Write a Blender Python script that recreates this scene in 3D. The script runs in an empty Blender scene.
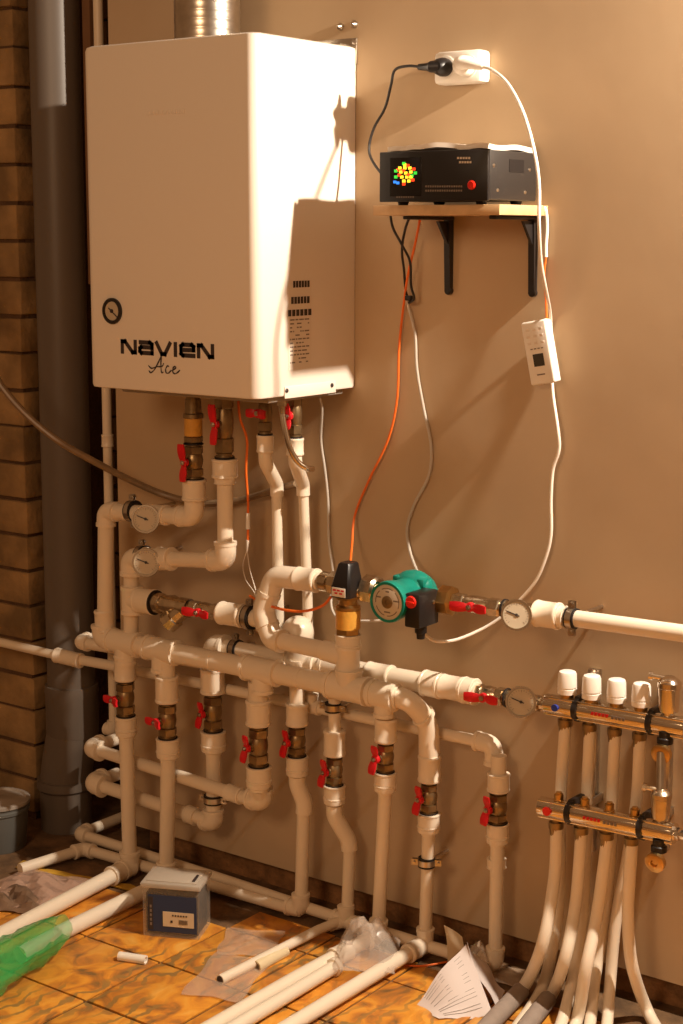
import bpy, bmesh, math, random
from mathutils import Vector, Matrix, Quaternion
random.seed(4)
PI = math.pi
V = Vector
SC = bpy.context.scene
COL = SC.collection

# ------------------------------------------------------------------ camera (solved from the boiler's edges)
CR = V((0.80440982, 0.59407002, 0.00237723))      # image right
CD = V((0.10174339, -0.13382258, -0.98576863))    # image down
CF = V((-0.58529746, 0.79320384, -0.16809089))    # view direction
CT = V((2.46294018, -2.77973635, 0.32046675))
FPX = 1633.48
FZ = -1.18                                        # floor level; z=0 is the underside of the boiler

def _ray(x, y):
    return CR * ((x - 341.5) / FPX) + CD * ((y - 512) / FPX) + CF
def P(x, y, d):
    """point on the plane d metres in front of the wall"""
    v = _ray(x, y); return CT + v * ((-d - CT.y) / v.y)
def F(x, y, h=0.0):
    """point h metres above the floor"""
    v = _ray(x, y); return CT + v * ((FZ + h - CT.z) / v.z)
def rp(px, p):
    """metres of px picture elements at point p"""
    return px * (p - CT).dot(CF) / FPX
TOCAM = lambda p: (CT - p).normalized()

# ------------------------------------------------------------------ materials
def mat(name, col, rough=.5, metal=0., noise=0., scale=20., bump=0., trans=0., alpha=1., emit=None, ior=1.45, col2=None, spec=None, coat=0.):
    m = bpy.data.materials.new(name); m.use_nodes = True
    nt = m.node_tree; b = nt.nodes['Principled BSDF']
    b.inputs['Base Color'].default_value = (*col, 1)
    b.inputs['Roughness'].default_value = rough
    b.inputs['Metallic'].default_value = metal
    b.inputs['IOR'].default_value = ior
    b.inputs['Transmission Weight'].default_value = trans
    b.inputs['Alpha'].default_value = alpha
    b.inputs['Coat Weight'].default_value = coat
    if spec is not None: b.inputs['Specular IOR Level'].default_value = spec
    if emit:
        b.inputs['Emission Color'].default_value = (*emit[0], 1); b.inputs['Emission Strength'].default_value = emit[1]
    tc = nt.nodes.new('ShaderNodeTexCoord')
    if noise or col2:
        n = nt.nodes.new('ShaderNodeTexNoise'); n.inputs['Scale'].default_value = scale; n.inputs['Detail'].default_value = 5
        r = nt.nodes.new('ShaderNodeValToRGB')
        c2 = col2 or tuple(c * (1 - noise) for c in col)
        r.color_ramp.elements[0].position = .35; r.color_ramp.elements[1].position = .65
        r.color_ramp.elements[0].color = (*c2, 1); r.color_ramp.elements[1].color = (*col, 1)
        nt.links.new(tc.outputs['Object'], n.inputs['Vector']); nt.links.new(n.outputs['Fac'], r.inputs['Fac'])
        nt.links.new(r.outputs['Color'], b.inputs['Base Color'])
    if bump:
        n2 = nt.nodes.new('ShaderNodeTexNoise'); n2.inputs['Scale'].default_value = scale * 3; n2.inputs['Detail'].default_value = 6
        bu = nt.nodes.new('ShaderNodeBump'); bu.inputs['Strength'].default_value = bump; bu.inputs['Distance'].default_value = .01
        nt.links.new(tc.outputs['Object'], n2.inputs['Vector']); nt.links.new(n2.outputs['Fac'], bu.inputs['Height'])
        nt.links.new(bu.outputs['Normal'], b.inputs['Normal'])
    return m

M = {
 'wall': mat('drywall_board', (.50, .36, .22), .85, noise=.10, scale=3.0, bump=.05),
 'brick': mat('lime_brick', (.40, .25, .11), .9, noise=.55, scale=7, bump=.9),
 'mortar': mat('mortar', (.13, .07, .035), .95, noise=.3, scale=30, bump=.6),
 'plinth': mat('raw_wall_base', (.34, .17, .07), .95, noise=.5, scale=25, bump=.6),
 'wood': mat('batten_wood', (.22, .11, .05), .8, noise=.3, scale=8),
 'enamel': mat('white_enamel', (.80, .73, .64), .38, coat=.1),
 'enamel_in': mat('grey_steel_bottom', (.35, .32, .28), .5, metal=.3),
 'pp': mat('white_plastic_pipe', (.78, .68, .54), .38),
 'pp_fit': mat('white_plastic_fitting', (.80, .70, .56), .30),
 'sewer': mat('grey_sewer_plastic', (.125, .10, .08), .45),
 'steel': mat('plated_steel', (.62, .56, .48), .28, metal=1., noise=.2, scale=40),
 'nickel': mat('nickel_plated_brass', (.66, .55, .40), .27, metal=1., noise=.25, scale=60),
 'dullbrass': mat('dull_brass', (.36, .26, .14), .36, metal=.85, noise=.3, scale=50),
 'brass': mat('brass', (.62, .40, .16), .3, metal=1., noise=.2, scale=50),
 'chrome': mat('chrome', (.75, .68, .58), .15, metal=1.),
 'amber': mat('amber_union_sleeve', (.70, .36, .06), .35, noise=.15, scale=80),
 'rubber': mat('black_rubber', (.012, .009, .009), .6),
 'black': mat('black_plastic', (.012, .010, .010), .38),
 'blackmetal': mat('black_painted_metal', (.016, .013, .012), .35),
 'darkside': mat('dark_grey_painted_steel', (.022, .018, .016), .42),
 'red': mat('red_handle_plastic', (.62, .012, .02), .32),
 'redlamp': mat('red_switch', (.65, .02, .01), .3),
 'green': mat('green_painted_pump', (.006, .22, .165), .34, noise=.12, scale=30),
 'plate': mat('silver_name_plate', (.62, .54, .42), .4, metal=.2),
 'white': mat('white_plastic', (.85, .80, .72), .3),
 'whitecord': mat('white_cord', (.85, .78, .68), .45),
 'greycord': mat('grey_cord', (.50, .45, .38), .5),
 'blackcord': mat('black_cord', (.02, .016, .014), .45),
 'orange': mat('orange_cord', (.80, .16, .02), .45),
 'brownhose': mat('brown_hose', (.24, .16, .09), .35, noise=.2, scale=60),
 'board': mat('laminated_chipboard', (.62, .40, .20), .55, noise=.18, scale=30),
 'foam': mat('white_foam_sheet', (.82, .74, .64), .8),
 'sticker': mat('printed_sticker', (.62, .54, .44), .5),
 'stickerw': mat('white_sticker', (.78, .70, .60), .5),
 'ink': mat('dark_ink', (.035, .025, .025), .5),
 'inkgrey': mat('grey_ink', (.20, .16, .13), .5),
 'dial': mat('dial_face', (.52, .44, .32), .35),
 'darkglass': mat('dark_window', (.01, .01, .012), .15),
 'lcd': mat('grey_lcd', (.06, .055, .045), .2),
 'ledy': mat('led_yellow', (.9, .7, .05), .4, emit=((1, .78, .04), 1.3)),
 'ledr': mat('led_red', (.9, .05, .02), .4, emit=((1, .06, .01), 1.1)),
 'ledg': mat('led_green', (.05, .8, .1), .4, emit=((.04, .65, .05), 1.0)),
 'ledb': mat('led_blue', (.05, .2, .9), .4, emit=((.02, .25, 1), 1.2)),
 'clearbox': mat('clear_box_plastic', (.80, .72, .60), .3, alpha=.09, spec=.8),
 'lidplastic': mat('milky_lid_plastic', (.62, .54, .44), .35, alpha=.6),
 'screws': mat('dark_screws', (.07, .05, .04), .5, noise=.5, scale=120, bump=.8),
 'navy': mat('navy_label', (.02, .035, .085), .45),
 'labelw': mat('label_patch', (.62, .50, .34), .5),
 'bag': mat('clear_crumpled_film', (.80, .70, .60), .18, alpha=.24, spec=.9),
 'film': mat('milky_film', (.72, .56, .42), .3, alpha=.26),
 'pinkfilm': mat('pinkish_film', (.66, .44, .33), .2, alpha=.42),
 'paper': mat('printed_paper', (.66, .58, .55), .7),
 'bottle': mat('green_bottle_plastic', (.02, .42, .10), .10, alpha=.5, spec=.8),
 'foamgrey': mat('grey_pipe_insulation', (.30, .24, .20), .85, noise=.1, scale=60),
 'cream': mat('cream_pipe_offcut', (.72, .60, .38), .6),
 'tub': mat('grey_blue_tub', (.12, .12, .11), .5),
 'tublid': mat('tub_lid_plastic', (.42, .36, .30), .4, noise=.3, scale=20),
 'rag': mat('dusty_brown_cloth', (.20, .12, .07), .9, noise=.4, scale=30),
 'yellowtrim': mat('yellow_edge_tape', (.62, .36, .04), .6, noise=.4, scale=30),
 'bluedot': mat('blue_dot', (.02, .05, .40), .4),
 'reddot': mat('red_dot', (.75, .02, .02), .4),
}

def floor_material():
    m = bpy.data.materials.new('orange_foil_boards'); m.use_nodes = True
    nt = m.node_tree; L = nt.links; N = nt.nodes; b = N['Principled BSDF']; b.inputs['Roughness'].default_value = .42
    tc = N.new('ShaderNodeTexCoord')
    n1 = N.new('ShaderNodeTexNoise'); n1.inputs['Scale'].default_value = 15; n1.inputs['Detail'].default_value = 6; n1.inputs['Distortion'].default_value = 1.2
    mp = N.new('ShaderNodeMapping'); mp.inputs['Scale'].default_value = (1.2, .8, 1); mp.inputs['Rotation'].default_value = (0, 0, .5)
    L.new(tc.outputs['Object'], mp.inputs['Vector']); L.new(mp.outputs['Vector'], n1.inputs['Vector'])
    r = N.new('ShaderNodeValToRGB'); e = r.color_ramp.elements
    e[0].position = .30; e[0].color = (.20, .11, .04, 1)
    e[1].position = .44; e[1].color = (.54, .20, .03, 1)
    x = r.color_ramp.elements.new(.56); x.color = (.70, .30, .035, 1)
    x = r.color_ramp.elements.new(.74); x.color = (.74, .39, .08, 1)
    L.new(n1.outputs['Fac'], r.inputs['Fac'])
    # swirling greenish-grey print
    w = N.new('ShaderNodeTexWave'); w.inputs['Scale'].default_value = 8; w.inputs['Distortion'].default_value = 9; w.inputs['Detail'].default_value = 3; w.inputs['Detail Scale'].default_value = 1.6
    L.new(tc.outputs['Object'], w.inputs['Vector'])
    r2 = N.new('ShaderNodeValToRGB'); r2.color_ramp.elements[0].position = .10; r2.color_ramp.elements[0].color = (1, 1, 1, 1); r2.color_ramp.elements[1].position = .26; r2.color_ramp.elements[1].color = (0, 0, 0, 1)
    L.new(w.outputs['Fac'], r2.inputs['Fac'])
    n3 = N.new('ShaderNodeTexNoise'); n3.inputs['Scale'].default_value = 5; L.new(tc.outputs['Object'], n3.inputs['Vector'])
    r3 = N.new('ShaderNodeValToRGB'); r3.color_ramp.elements[0].position = .46; r3.color_ramp.elements[1].position = .58
    L.new(n3.outputs['Fac'], r3.inputs['Fac'])
    mu = N.new('ShaderNodeMath'); mu.operation = 'MULTIPLY'; L.new(r2.outputs['Color'], mu.inputs[0]); L.new(r3.outputs['Color'], mu.inputs[1])
    mx = N.new('ShaderNodeMixRGB'); mx.inputs[2].default_value = (.30, .17, .05, 1); L.new(mu.outputs[0], mx.inputs[0]); L.new(r.outputs['Color'], mx.inputs[1])
    L.new(mx.outputs[0], b.inputs['Base Color'])
    bu = N.new('ShaderNodeBump'); bu.inputs['Strength'].default_value = .35; bu.inputs['Distance'].default_value = .01
    L.new(n1.outputs['Fac'], bu.inputs['Height']); L.new(bu.outputs['Normal'], b.inputs['Normal'])
    return m
M['floor'] = floor_material()
M['dust'] = mat('dusty_screed', (.20, .11, .05), .95, noise=.55, scale=16, bump=.6)

# ------------------------------------------------------------------ mesh builder
def frame(t):
    t = t.normalized()
    a = V((0, 0, 1)) if abs(t.z) < .9 else V((0, 1, 0))
    u = t.cross(a).normalized(); return u, t.cross(u).normalized()

SPLIT = {'pipe', 'tee', 'elbow', 'coupling', 'reducer', 'fitting', 'dark_ring', 'screw', 'union_nut', 'lead', 'sleeve', 'outlet_ring', 'button', 'mounting_bracket', 'printed_bar', 'tub'}
def islands(bm):
    """split a bmesh into groups of loose pieces that do not touch each other"""
    bm.verts.index_update(); bm.faces.index_update(); seen = set(); isl = []
    for v in bm.verts:
        if v.index in seen: continue
        st = [v]; seen.add(v.index); vs = []
        while st:
            a = st.pop(); vs.append(a)
            for e in a.link_edges:
                b = e.other_vert(a)
                if b.index not in seen: seen.add(b.index); st.append(b)
        lo = V([min(q.co[k] for q in vs) for k in range(3)]); hi = V([max(q.co[k] for q in vs) for k in range(3)]); isl.append([lo, hi, vs])
    ch = True
    while ch:
        ch = False
        for i in range(len(isl)):
            for j in range(i + 1, len(isl)):
                if all(isl[i][0][k] < isl[j][1][k] + .001 and isl[j][0][k] < isl[i][1][k] + .001 for k in range(3)):
                    for k in range(3): isl[i][0][k] = min(isl[i][0][k], isl[j][0][k]); isl[i][1][k] = max(isl[i][1][k], isl[j][1][k])
                    isl[i][2] += isl[j][2]; isl.pop(j); ch = True; break
            if ch: break
    if len(isl) < 2: return [bm]
    out = []
    for lo, hi, vs in isl:
        nb = bmesh.new(); mp = {v.index: nb.verts.new(v.co) for v in vs}; fs = set()
        for v in vs:
            for f in v.link_faces:
                if f.index not in fs:
                    fs.add(f.index)
                    try:
                        nf = nb.faces.new([mp[x.index] for x in f.verts]); nf.smooth = True; nf.material_index = f.material_index
                    except ValueError: pass
        out.append(nb)
    return out

class MB:
    def __init__(s): s.bm = bmesh.new(); s.mi = 0; s.done = []; s.nm = None
    def cut(s, nm=None):
        """start a new piece: every fitting becomes a part of its own"""
        if len(s.bm.verts): s.done.append((s.bm, s.nm)); s.bm = bmesh.new()
        s.nm = nm; return s
    def _f(s, vs):
        try:
            f = s.bm.faces.new(vs); f.material_index = s.mi; f.smooth = True
        except ValueError: pass
    def tube(s, pts, r, seg=18, cap=True, phase=0., flat=None):
        pts = [V(p) for p in pts]; n = len(pts)
        R = r if isinstance(r, (list, tuple)) else [r] * n
        T = []
        for i in range(n):
            a = pts[max(i - 1, 0)]; b = pts[min(i + 1, n - 1)]
            d = b - a
            if d.length < 1e-9: d = T[-1] if T else V((0, 0, 1))
            T.append(d.normalized())
        u, w = frame(T[0]); rings = []
        for i in range(n):
            if i:
                q = T[i - 1].rotation_difference(T[i]); u = q @ u
                u = (u - T[i] * u.dot(T[i])).normalized()
            w = T[i].cross(u)
            ring = []
            for k in range(seg):
                a = 2 * PI * k / seg + phase
                kk = flat or 1.
                ring.append(s.bm.verts.new(pts[i] + (u * math.cos(a) + w * (math.sin(a) * kk)) * R[i]))
            rings.append(ring)
        for i in range(n - 1):
            for k in range(seg):
                k2 = (k + 1) % seg
                s._f([rings[i][k], rings[i][k2], rings[i + 1][k2], rings[i + 1][k]])
        if cap:
            s._f(list(reversed(rings[0]))); s._f(rings[-1])
        return s
    def lathe(s, a, axis, prof, seg=24, phase=0.):
        """prof: (distance along axis, radius); axis a unit vector"""
        axis = V(axis).normalized(); u, w = frame(axis); rings = []
        for t, r in prof:
            rings.append([s.bm.verts.new(V(a) + axis * t + (u * math.cos(2 * PI * k / seg + phase) + w * math.sin(2 * PI * k / seg + phase)) * max(r, 1e-5)) for k in range(seg)])
        for i in range(len(rings) - 1):
            for k in range(seg):
                k2 = (k + 1) % seg
                s._f([rings[i][k], rings[i][k2], rings[i + 1][k2], rings[i + 1][k]])
        s._f(list(reversed(rings[0]))); s._f(rings[-1])
        return s
    def box(s, c, sz, ax=None, bev=0., bseg=2):
        ax = ax or (V((1, 0, 0)), V((0, 1, 0)), V((0, 0, 1)))
        b = bmesh.new(); bmesh.ops.create_cube(b, size=1)
        for v in b.verts: v.co = V((v.co.x * sz[0], v.co.y * sz[1], v.co.z * sz[2]))
        if bev: bmesh.ops.bevel(b, geom=list(b.edges), offset=bev, segments=bseg, affect='EDGES', profile=.5)
        mp = {}
        for v in b.verts: mp[v] = s.bm.verts.new(V(c) + ax[0] * v.co.x + ax[1] * v.co.y + ax[2] * v.co.z)
        for f in b.faces: s._f([mp[v] for v in f.verts])
        b.free(); return s
    def bx(s, x0, x1, y0, y1, z0, z1, bev=0.):
        return s.box(((x0 + x1) / 2, (y0 + y1) / 2, (z0 + z1) / 2), (abs(x1 - x0), abs(y1 - y0), abs(z1 - z0)), None, bev)
    def prism(s, poly, o, u, v, th):
        """polygon (a,b) in plane o,u,v extruded by th along u x v"""
        o = V(o); u = V(u); v = V(v); n = u.cross(v).normalized() * th
        A = [s.bm.verts.new(o + u * p[0] + v * p[1]) for p in poly]; B = [s.bm.verts.new(a.co + n) for a in A]
        s._f(list(reversed(A))); s._f(B); k = len(A)
        for i in range(k): s._f([A[i], A[(i + 1) % k], B[(i + 1) % k], B[i]])
        return s
    def ball(s, c, r, sc=(1, 1, 1), u=12, v=8):
        c = V(c); rings = []
        for j in range(1, v):
            a = PI * j / v
            rings.append([s.bm.verts.new(c + V((math.cos(2 * PI * k / u) * math.sin(a) * r * sc[0], math.sin(2 * PI * k / u) * math.sin(a) * r * sc[1], math.cos(a) * r * sc[2]))) for k in range(u)])
        t = s.bm.verts.new(c + V((0, 0, r * sc[2]))); b = s.bm.verts.new(c - V((0, 0, r * sc[2])))
        for k in range(u):
            s._f([t, rings[0][k], rings[0][(k + 1) % u]]); s._f([b, rings[-1][(k + 1) % u], rings[-1][k]])
        for j in range(len(rings) - 1):
            for k in range(u): s._f([rings[j][k], rings[j + 1][k], rings[j + 1][(k + 1) % u], rings[j][(k + 1) % u]])
        return s
    def sheet(s, grid, th):
        """grid[i][j] of points -> thin solid sheet"""
        n = len(grid); m = len(grid[0]); A = [[s.bm.verts.new(p) for p in row] for row in grid]
        nor = []
        for i in range(n):
            row = []
            for j in range(m):
                du = grid[min(i + 1, n - 1)][j] - grid[max(i - 1, 0)][j]; dv = grid[i][min(j + 1, m - 1)] - grid[i][max(j - 1, 0)]
                k = du.cross(dv); row.append(k.normalized() if k.length > 1e-12 else V((0, 0, 1)))
            nor.append(row)
        B = [[s.bm.verts.new(grid[i][j] - nor[i][j] * th) for j in range(m)] for i in range(n)]
        for i in range(n - 1):
            for j in range(m - 1):
                s._f([A[i][j], A[i + 1][j], A[i + 1][j + 1], A[i][j + 1]]); s._f([B[i][j], B[i][j + 1], B[i + 1][j + 1], B[i + 1][j]])
        for i in range(n - 1):
            s._f([A[i][0], B[i][0], B[i + 1][0], A[i + 1][0]]); s._f([A[i][m - 1], A[i + 1][m - 1], B[i + 1][m - 1], B[i][m - 1]])
        for j in range(m - 1):
            s._f([A[0][j], A[0][j + 1], B[0][j + 1], B[0][j]]); s._f([A[n - 1][j], B[n - 1][j], B[n - 1][j + 1], A[n - 1][j + 1]])
        return s
    def mk(s, name, mt, parent=None, angle=35, origin=None):
        if s.done:
            s.cut(); first = None
            for b, nm in s.done:
                q = MB(); q.bm.free(); q.bm = b; o = q.mk(nm or name, mt, parent, angle, origin); first = first or o
            return first
        if name in SPLIT and not getattr(s, 'nosplit', False):
            ps = islands(s.bm)
            if len(ps) > 1:
                first = None
                for b in ps:
                    q = MB(); q.bm.free(); q.bm = b; q.nosplit = True; o = q.mk(name, mt, parent, angle, origin); first = first or o
                s.bm.free(); return first
        me = bpy.data.meshes.new(name)
        org = V(parent['_o']) if parent else (V(origin) if origin else V((0, 0, 0)))
        bmesh.ops.translate(s.bm, verts=s.bm.verts, vec=-org)
        bmesh.ops.recalc_face_normals(s.bm, faces=s.bm.faces)
        s.bm.to_mesh(me); s.bm.free()
        me.set_sharp_from_angle(angle=math.radians(angle))
        for x in (mt if isinstance(mt, (list, tuple)) else [mt]): me.materials.append(M[x])
        o = bpy.data.objects.new(name, me); COL.objects.link(o)
        o['_o'] = list(org)
        if parent: o.parent = parent
        else: o.location = org
        return o

def thing(name, label, cat, loc, group=None):
    o = bpy.data.objects.new(name, None); COL.objects.link(o); o.empty_display_size = .03
    o.location = V(loc); o['_o'] = list(V(loc)); o['label'] = label; o['category'] = cat
    if group: o['group'] = group
    return o
def tag(o, label, cat, group=None, kind=None):
    o['label'] = label; o['category'] = cat
    if group: o['group'] = group
    if kind: o['kind'] = kind
    return o
def struct(o): o['kind'] = 'structure'; return o

def fillet(pts, rad, n=6):
    pts = [V(p) for p in pts]; out = [pts[0]]
    for i in range(1, len(pts) - 1):
        a, c, b = pts[i - 1], pts[i], pts[i + 1]
        l = min(rad, (a - c).length * .5, (b - c).length * .5)
        s_, e_ = c + (a - c).normalized() * l, c + (b - c).normalized() * l
        for k in range(n + 1):
            t = k / n; out.append(s_ * (1 - t) ** 2 + c * 2 * t * (1 - t) + e_ * t * t)
    out.append(pts[-1]); return out
def smooth(pts, n=8):
    pts = [V(p) for p in pts]; q = [pts[0] * 2 - pts[1]] + pts + [pts[-1] * 2 - pts[-2]]; out = []
    for i in range(1, len(q) - 2):
        for k in range(n):
            t = k / n; a, b, c, d = q[i - 1], q[i], q[i + 1], q[i + 2]
            out.append(.5 * ((2 * b) + (c - a) * t + (2 * a - 5 * b + 4 * c - d) * t * t + (3 * b - a - 3 * c + d) * t ** 3))
    out.append(pts[-1]); return out

# fittings, each adds to an MB
def coupling(mb, a, b, r):
    mb.cut('coupling'); a = V(a); b = V(b); L = (b - a).length; t = (b - a).normalized(); l = min(.006, L * .12)
    mb.lathe(a, t, [(0, r * .86), (0, r * 1.0), (l * .3, r * 1.05), (l, r * 1.05), (l * 1.3, r), (L - l * 1.3, r), (L - l, r * 1.05), (L - l * .3, r * 1.05), (L, r), (L, r * .86)])
def reducer(mb, a, b, r0, r1):
    mb.cut('reducer')
    a = V(a); b = V(b); L = (b - a).length
    mb.lathe(a, b - a, [(0, r0 * .8), (0, r0), (L * .08, r0 * 1.04), (L * .55, r0), (L * .72, r1 * 1.12), (L, r1 * 1.1), (L, r1 * .9)])
def elbow(mb, a, c, b, L, R):
    mb.cut('elbow')
    a, c, b = V(a), V(c), V(b); u = (a - c).normalized(); w = (b - c).normalized()
    mb.tube(fillet([c + u * L, c, c + w * L], L * .8, 8), R, 22)
    for d in (u, w): mb.lathe(c + d * (L - .008), d, [(0, R * .9), (0, R * 1.08), (.008, R * 1.08), (.009, R * .9)])
def tee(mb, c, u, L, w, B, R, Rb=None):
    mb.cut('tee')
    c = V(c); u = V(u).normalized(); w = V(w).normalized(); Rb = Rb or R
    mb.tube([c - u * L, c + u * L], R, 22); mb.tube([c, c + w * B], Rb, 22)
    for d, l, q in ((u, L, R), (-u, L, R), (w, B, Rb)): mb.lathe(c + d * (l - .008), d, [(0, q * .9), (0, q * 1.08), (.008, q * 1.08), (.009, q * .9)])

# ------------------------------------------------------------------ repeated small things
def ball_valve(a, b, r, label, group=None, hdir=None, stem=V((0, -1, 0)), hl=.034, hname='handle', bodymat='dullbrass', lever=False):
    a, b = V(a), V(b); ax = (b - a).normalized(); L = (b - a).length; c = (a + b) / 2
    t = thing('ball_valve', label, 'valve', c, group)
    m = MB()
    m.lathe(a, ax, [(0, r * .7), (0, r * .98), (L * .05, r * .98), (L * .05, r * .8), (L * .09, r * .8)], 24)
    m.lathe(a + ax * L * .08, ax, [(0, r * .9), (L * .015, r * 1.06), (L * .2, r * 1.06), (L * .22, r * .9)], 6)
    m.lathe(a + ax * L * .28, ax, [(0, r * .82), (L * .08, r * .95), (L * .2, r * 1.02), (L * .33, r * .95), (L * .42, r * .82)], 24)
    m.lathe(a + ax * L * .70, ax, [(0, r * .9), (L * .015, r * 1.06), (L * .2, r * 1.06), (L * .22, r * .9)], 6)
    m.lathe(a + ax * L * .91, ax, [(0, r * .8), (L * .04, r * .8), (L * .04, r * .98), (L * .09, r * .98)], 24)
    m.lathe(c, stem, [(0, r * .5), (r * 1.12, r * .5), (r * 1.12, r * .36), (r * 1.4, r * .36)], 12)
    body = m.mk('body', bodymat, t)
    m = MB()
    for p in (a, b - ax * L * .035): m.lathe(p, ax, [(0, r * .9), (0, r * 1.08), (L * .035, r * 1.08), (L * .035, r * .9)], 22)
    m.mk('dark_ring', 'rubber', t)  # plain dark ring at each end of the valve body
    hd = V(hdir) if hdir else ax; hd = (hd - stem * hd.dot(stem)).normalized(); sd = stem.cross(hd)
    o = c + stem * (r * 1.38)
    m = MB(); m.lathe(o - stem * .003, stem, [(0, .008), (.001, .0095), (.009, .0095), (.010, .008)], 16)
    for sgn in (1, -1):
        if lever and sgn < 0: break
        w0, w1 = .0055, .0095; e = hl * (2.1 if lever else 1)
        pts = []
        for k in range(9):
            f = k / 8; pts.append(o + hd * sgn * (.005 + f * e) + stem * (.004 + .006 * math.sin(f * PI * .5)))
        rows = [[p - sd * (w0 + (w1 - w0) * math.sin(i / 8 * PI * .9) ** .8), p - sd * .002 + stem * .0015, p + sd * .002 + stem * .0015, p + sd * (w0 + (w1 - w0) * math.sin(i / 8 * PI * .9) ** .8)] for i, p in enumerate(pts)]
        m.sheet(rows, .0045)
    h = m.mk(hname, 'red', t)
    h['label'] = 'red lever handle' if lever else 'red butterfly handle'
    m = MB(); m.lathe(o + stem * .006, stem, [(0, .0055), (.004, .0055), (.004, .003), (.007, .003)], 6)
    m.mk('handle_nut', 'steel', h)
    return t

def clamp(c, ax, r, label, wall=True, ear=None, group='rubber-lined pipe clamps'):
    c, ax = V(c), V(ax).normalized(); w = .010
    e = V(ear) if ear else V((0, -1, 0)).cross(ax)
    e = (e - ax * e.dot(ax)).normalized()
    t = thing('pipe_clamp', label, 'clamp', c, group)
    m = MB()
    for sg in (-1, 1): m.lathe(c + ax * (sg * w - (w * .45 if sg > 0 else 0) ) , ax, [(0, r * 1.01), (0, r * 1.16), (w * .45, r * 1.16), (w * .45, r * 1.01)], 24)
    m.lathe(c - ax * w * .9, ax, [(0, r * 1.0), (0, r * 1.08), (w * 1.8, r * 1.08), (w * 1.8, r * 1.0)], 24)
    m.mk('rubber_liner', 'rubber', t)
    m = MB(); m.lathe(c - ax * w * .6, ax, [(0, r * 1.06), (0, r * 1.22), (w * 1.2, r * 1.22), (w * 1.2, r * 1.06)], 24)
    q = ax.cross(e)
    for sg in (1, -1):
        for dd in (.003, -.003): m.box(c + e * sg * (r * 1.2 + .006) + q * dd, (.014, w * 1.3, .0016), (e, ax, q))
    m.mk('band', 'steel', t)
    for sg in (1, -1):
        m = MB(); p = c + e * sg * (r * 1.2 + .007)
        m.lathe(p - q * .009, q, [(0, .0028), (.013, .0028), (.013, .0048), (.018, .0048)], 8); m.mk('bolt', 'steel', t)
    if wall and abs(c.y) > r * 1.3:
        m = MB(); m.lathe(V((c.x, c.y + r * 1.18, c.z)), (0, 1, 0), [(0, .007), (.010, .007), (.010, .004), (max(.012, -c.y - r * 1.18 + .004), .004)], 10); m.mk('stud', 'steel', t)
    return t

def gauge(c, nrm, r, label, stem_to=None, group='round dial thermometers', depth=.014):
    c = V(c); n = V(nrm).normalized(); t = thing('dial_thermometer', label, 'thermometer', c, group)
    m = MB(); m.lathe(c - n * depth, n, [(0, r * .7), (.001, r * .95), (depth * .8, r), (depth * .95, r * 1.02), (depth + .002, r), (depth + .002, r * .88), (depth - .001, r * .86), (depth - .001, .001)], 32)
    if stem_to is not None: m.tube([c - n * depth * .5, V(stem_to)], .007, 12)
    m.mk('case', 'chrome', t)
    m = MB(); m.lathe(c, n, [(-.0012, r * .86), (0, r * .86)], 32); d = m.mk('dial', 'dial', t)
    up = V((0, 0, 1)); s_ = up.cross(n).normalized(); up = n.cross(s_)
    m = MB()
    for k in range(21):
        a = math.radians(225 - 270 * k / 20); dr = s_ * math.cos(a) + up * math.sin(a); tn = n.cross(dr); l = .16 if k % 5 == 0 else .09
        m.box(c + dr * r * (.78 - l / 2) + n * .0004, (r * l, r * .03, .0005), (dr, tn, n))
    m.mk('scale', 'inkgrey', d)
    a = math.radians(160); dr = s_ * math.cos(a) + up * math.sin(a); tn = n.cross(dr)
    m = MB(); m.box(c + dr * r * .22 + n * .0012, (r * .85, r * .07, .0008), (dr, tn, n)); m.lathe(c, n, [(0, r * .1), (.002, r * .1), (.002, r * .04)], 12)
    m.mk('needle', 'ink', d)
    return t

def cable(pts, r, mt, name, label, cat='cable', extra=None, n=10, seg=10):
    if extra:
        t = thing(name, label, cat, pts[0]); m = MB().tube(smooth(pts, n), r, seg); m.mk('cord', mt, t); return t
    o = MB().tube(smooth(pts, n), r, seg).mk(name, mt, None, origin=V(pts[0])); tag(o, label, cat); return o

# ================================================================== THE SETTING
m = MB(); m.bx(-.251, 3.2, 0, .013, -1.115, 1.6); struct(m.mk('wall_back', 'wall'))
m = MB(); m.bx(-.2, 3.2, .035, .12, FZ - .03, -1.0); m.bx(-.2, 3.2, .013, .12, -1.0, 1.6)
struct(m.mk('trim_1', 'plinth'))
m = MB(); m.bx(-2.5, 4.0, -5.0, .5, FZ - .05, FZ); struct(m.mk('floor', 'dust'))
# brick pier on the left and the recess behind the soil pipe
def bricks(mb, x0, x1, y0, y1, z0, z1, along='x', L=.29):
    h = .0855; g = .006; z = z0; row = 0
    while z < z1:
        a0, a1 = (x0, x1) if along == 'x' else (y0, y1)
        a = a1 + (L * .5 if row % 2 else 0)
        while a > a0:
            lo, hi = max(a - L + g, a0), min(a, a1) + (random.uniform(-.006, .002) if a >= a1 else 0)
            if hi - lo > .02:
                j = random.uniform(-.004, .004)
                if along == 'x': mb.bx(lo, hi, y0 + j, y1 + j, z, z + h + random.uniform(-.004, .002), .005)
                else: mb.bx(x0 + j, x1 + j, lo, hi, z, z + h, .004)
            a -= L
        z += h + g; row += 1
m = MB(); bricks(m, -1.35, -.566, .0, .06, FZ + .02, 1.15)
m.mi = 1; m.bx(-1.35, -.576, .007, .45, FZ, 1.16); struct(m.mk('wall_left', ['brick', 'mortar']))
m = MB(); bricks(m, -1.1, -.12, .30, .36, FZ + .02, 1.15)
m.mi = 1; m.bx(-1.1, -.1, .31, .42, FZ, 1.16); struct(m.mk('wall_recess', ['brick', 'mortar']))
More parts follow.
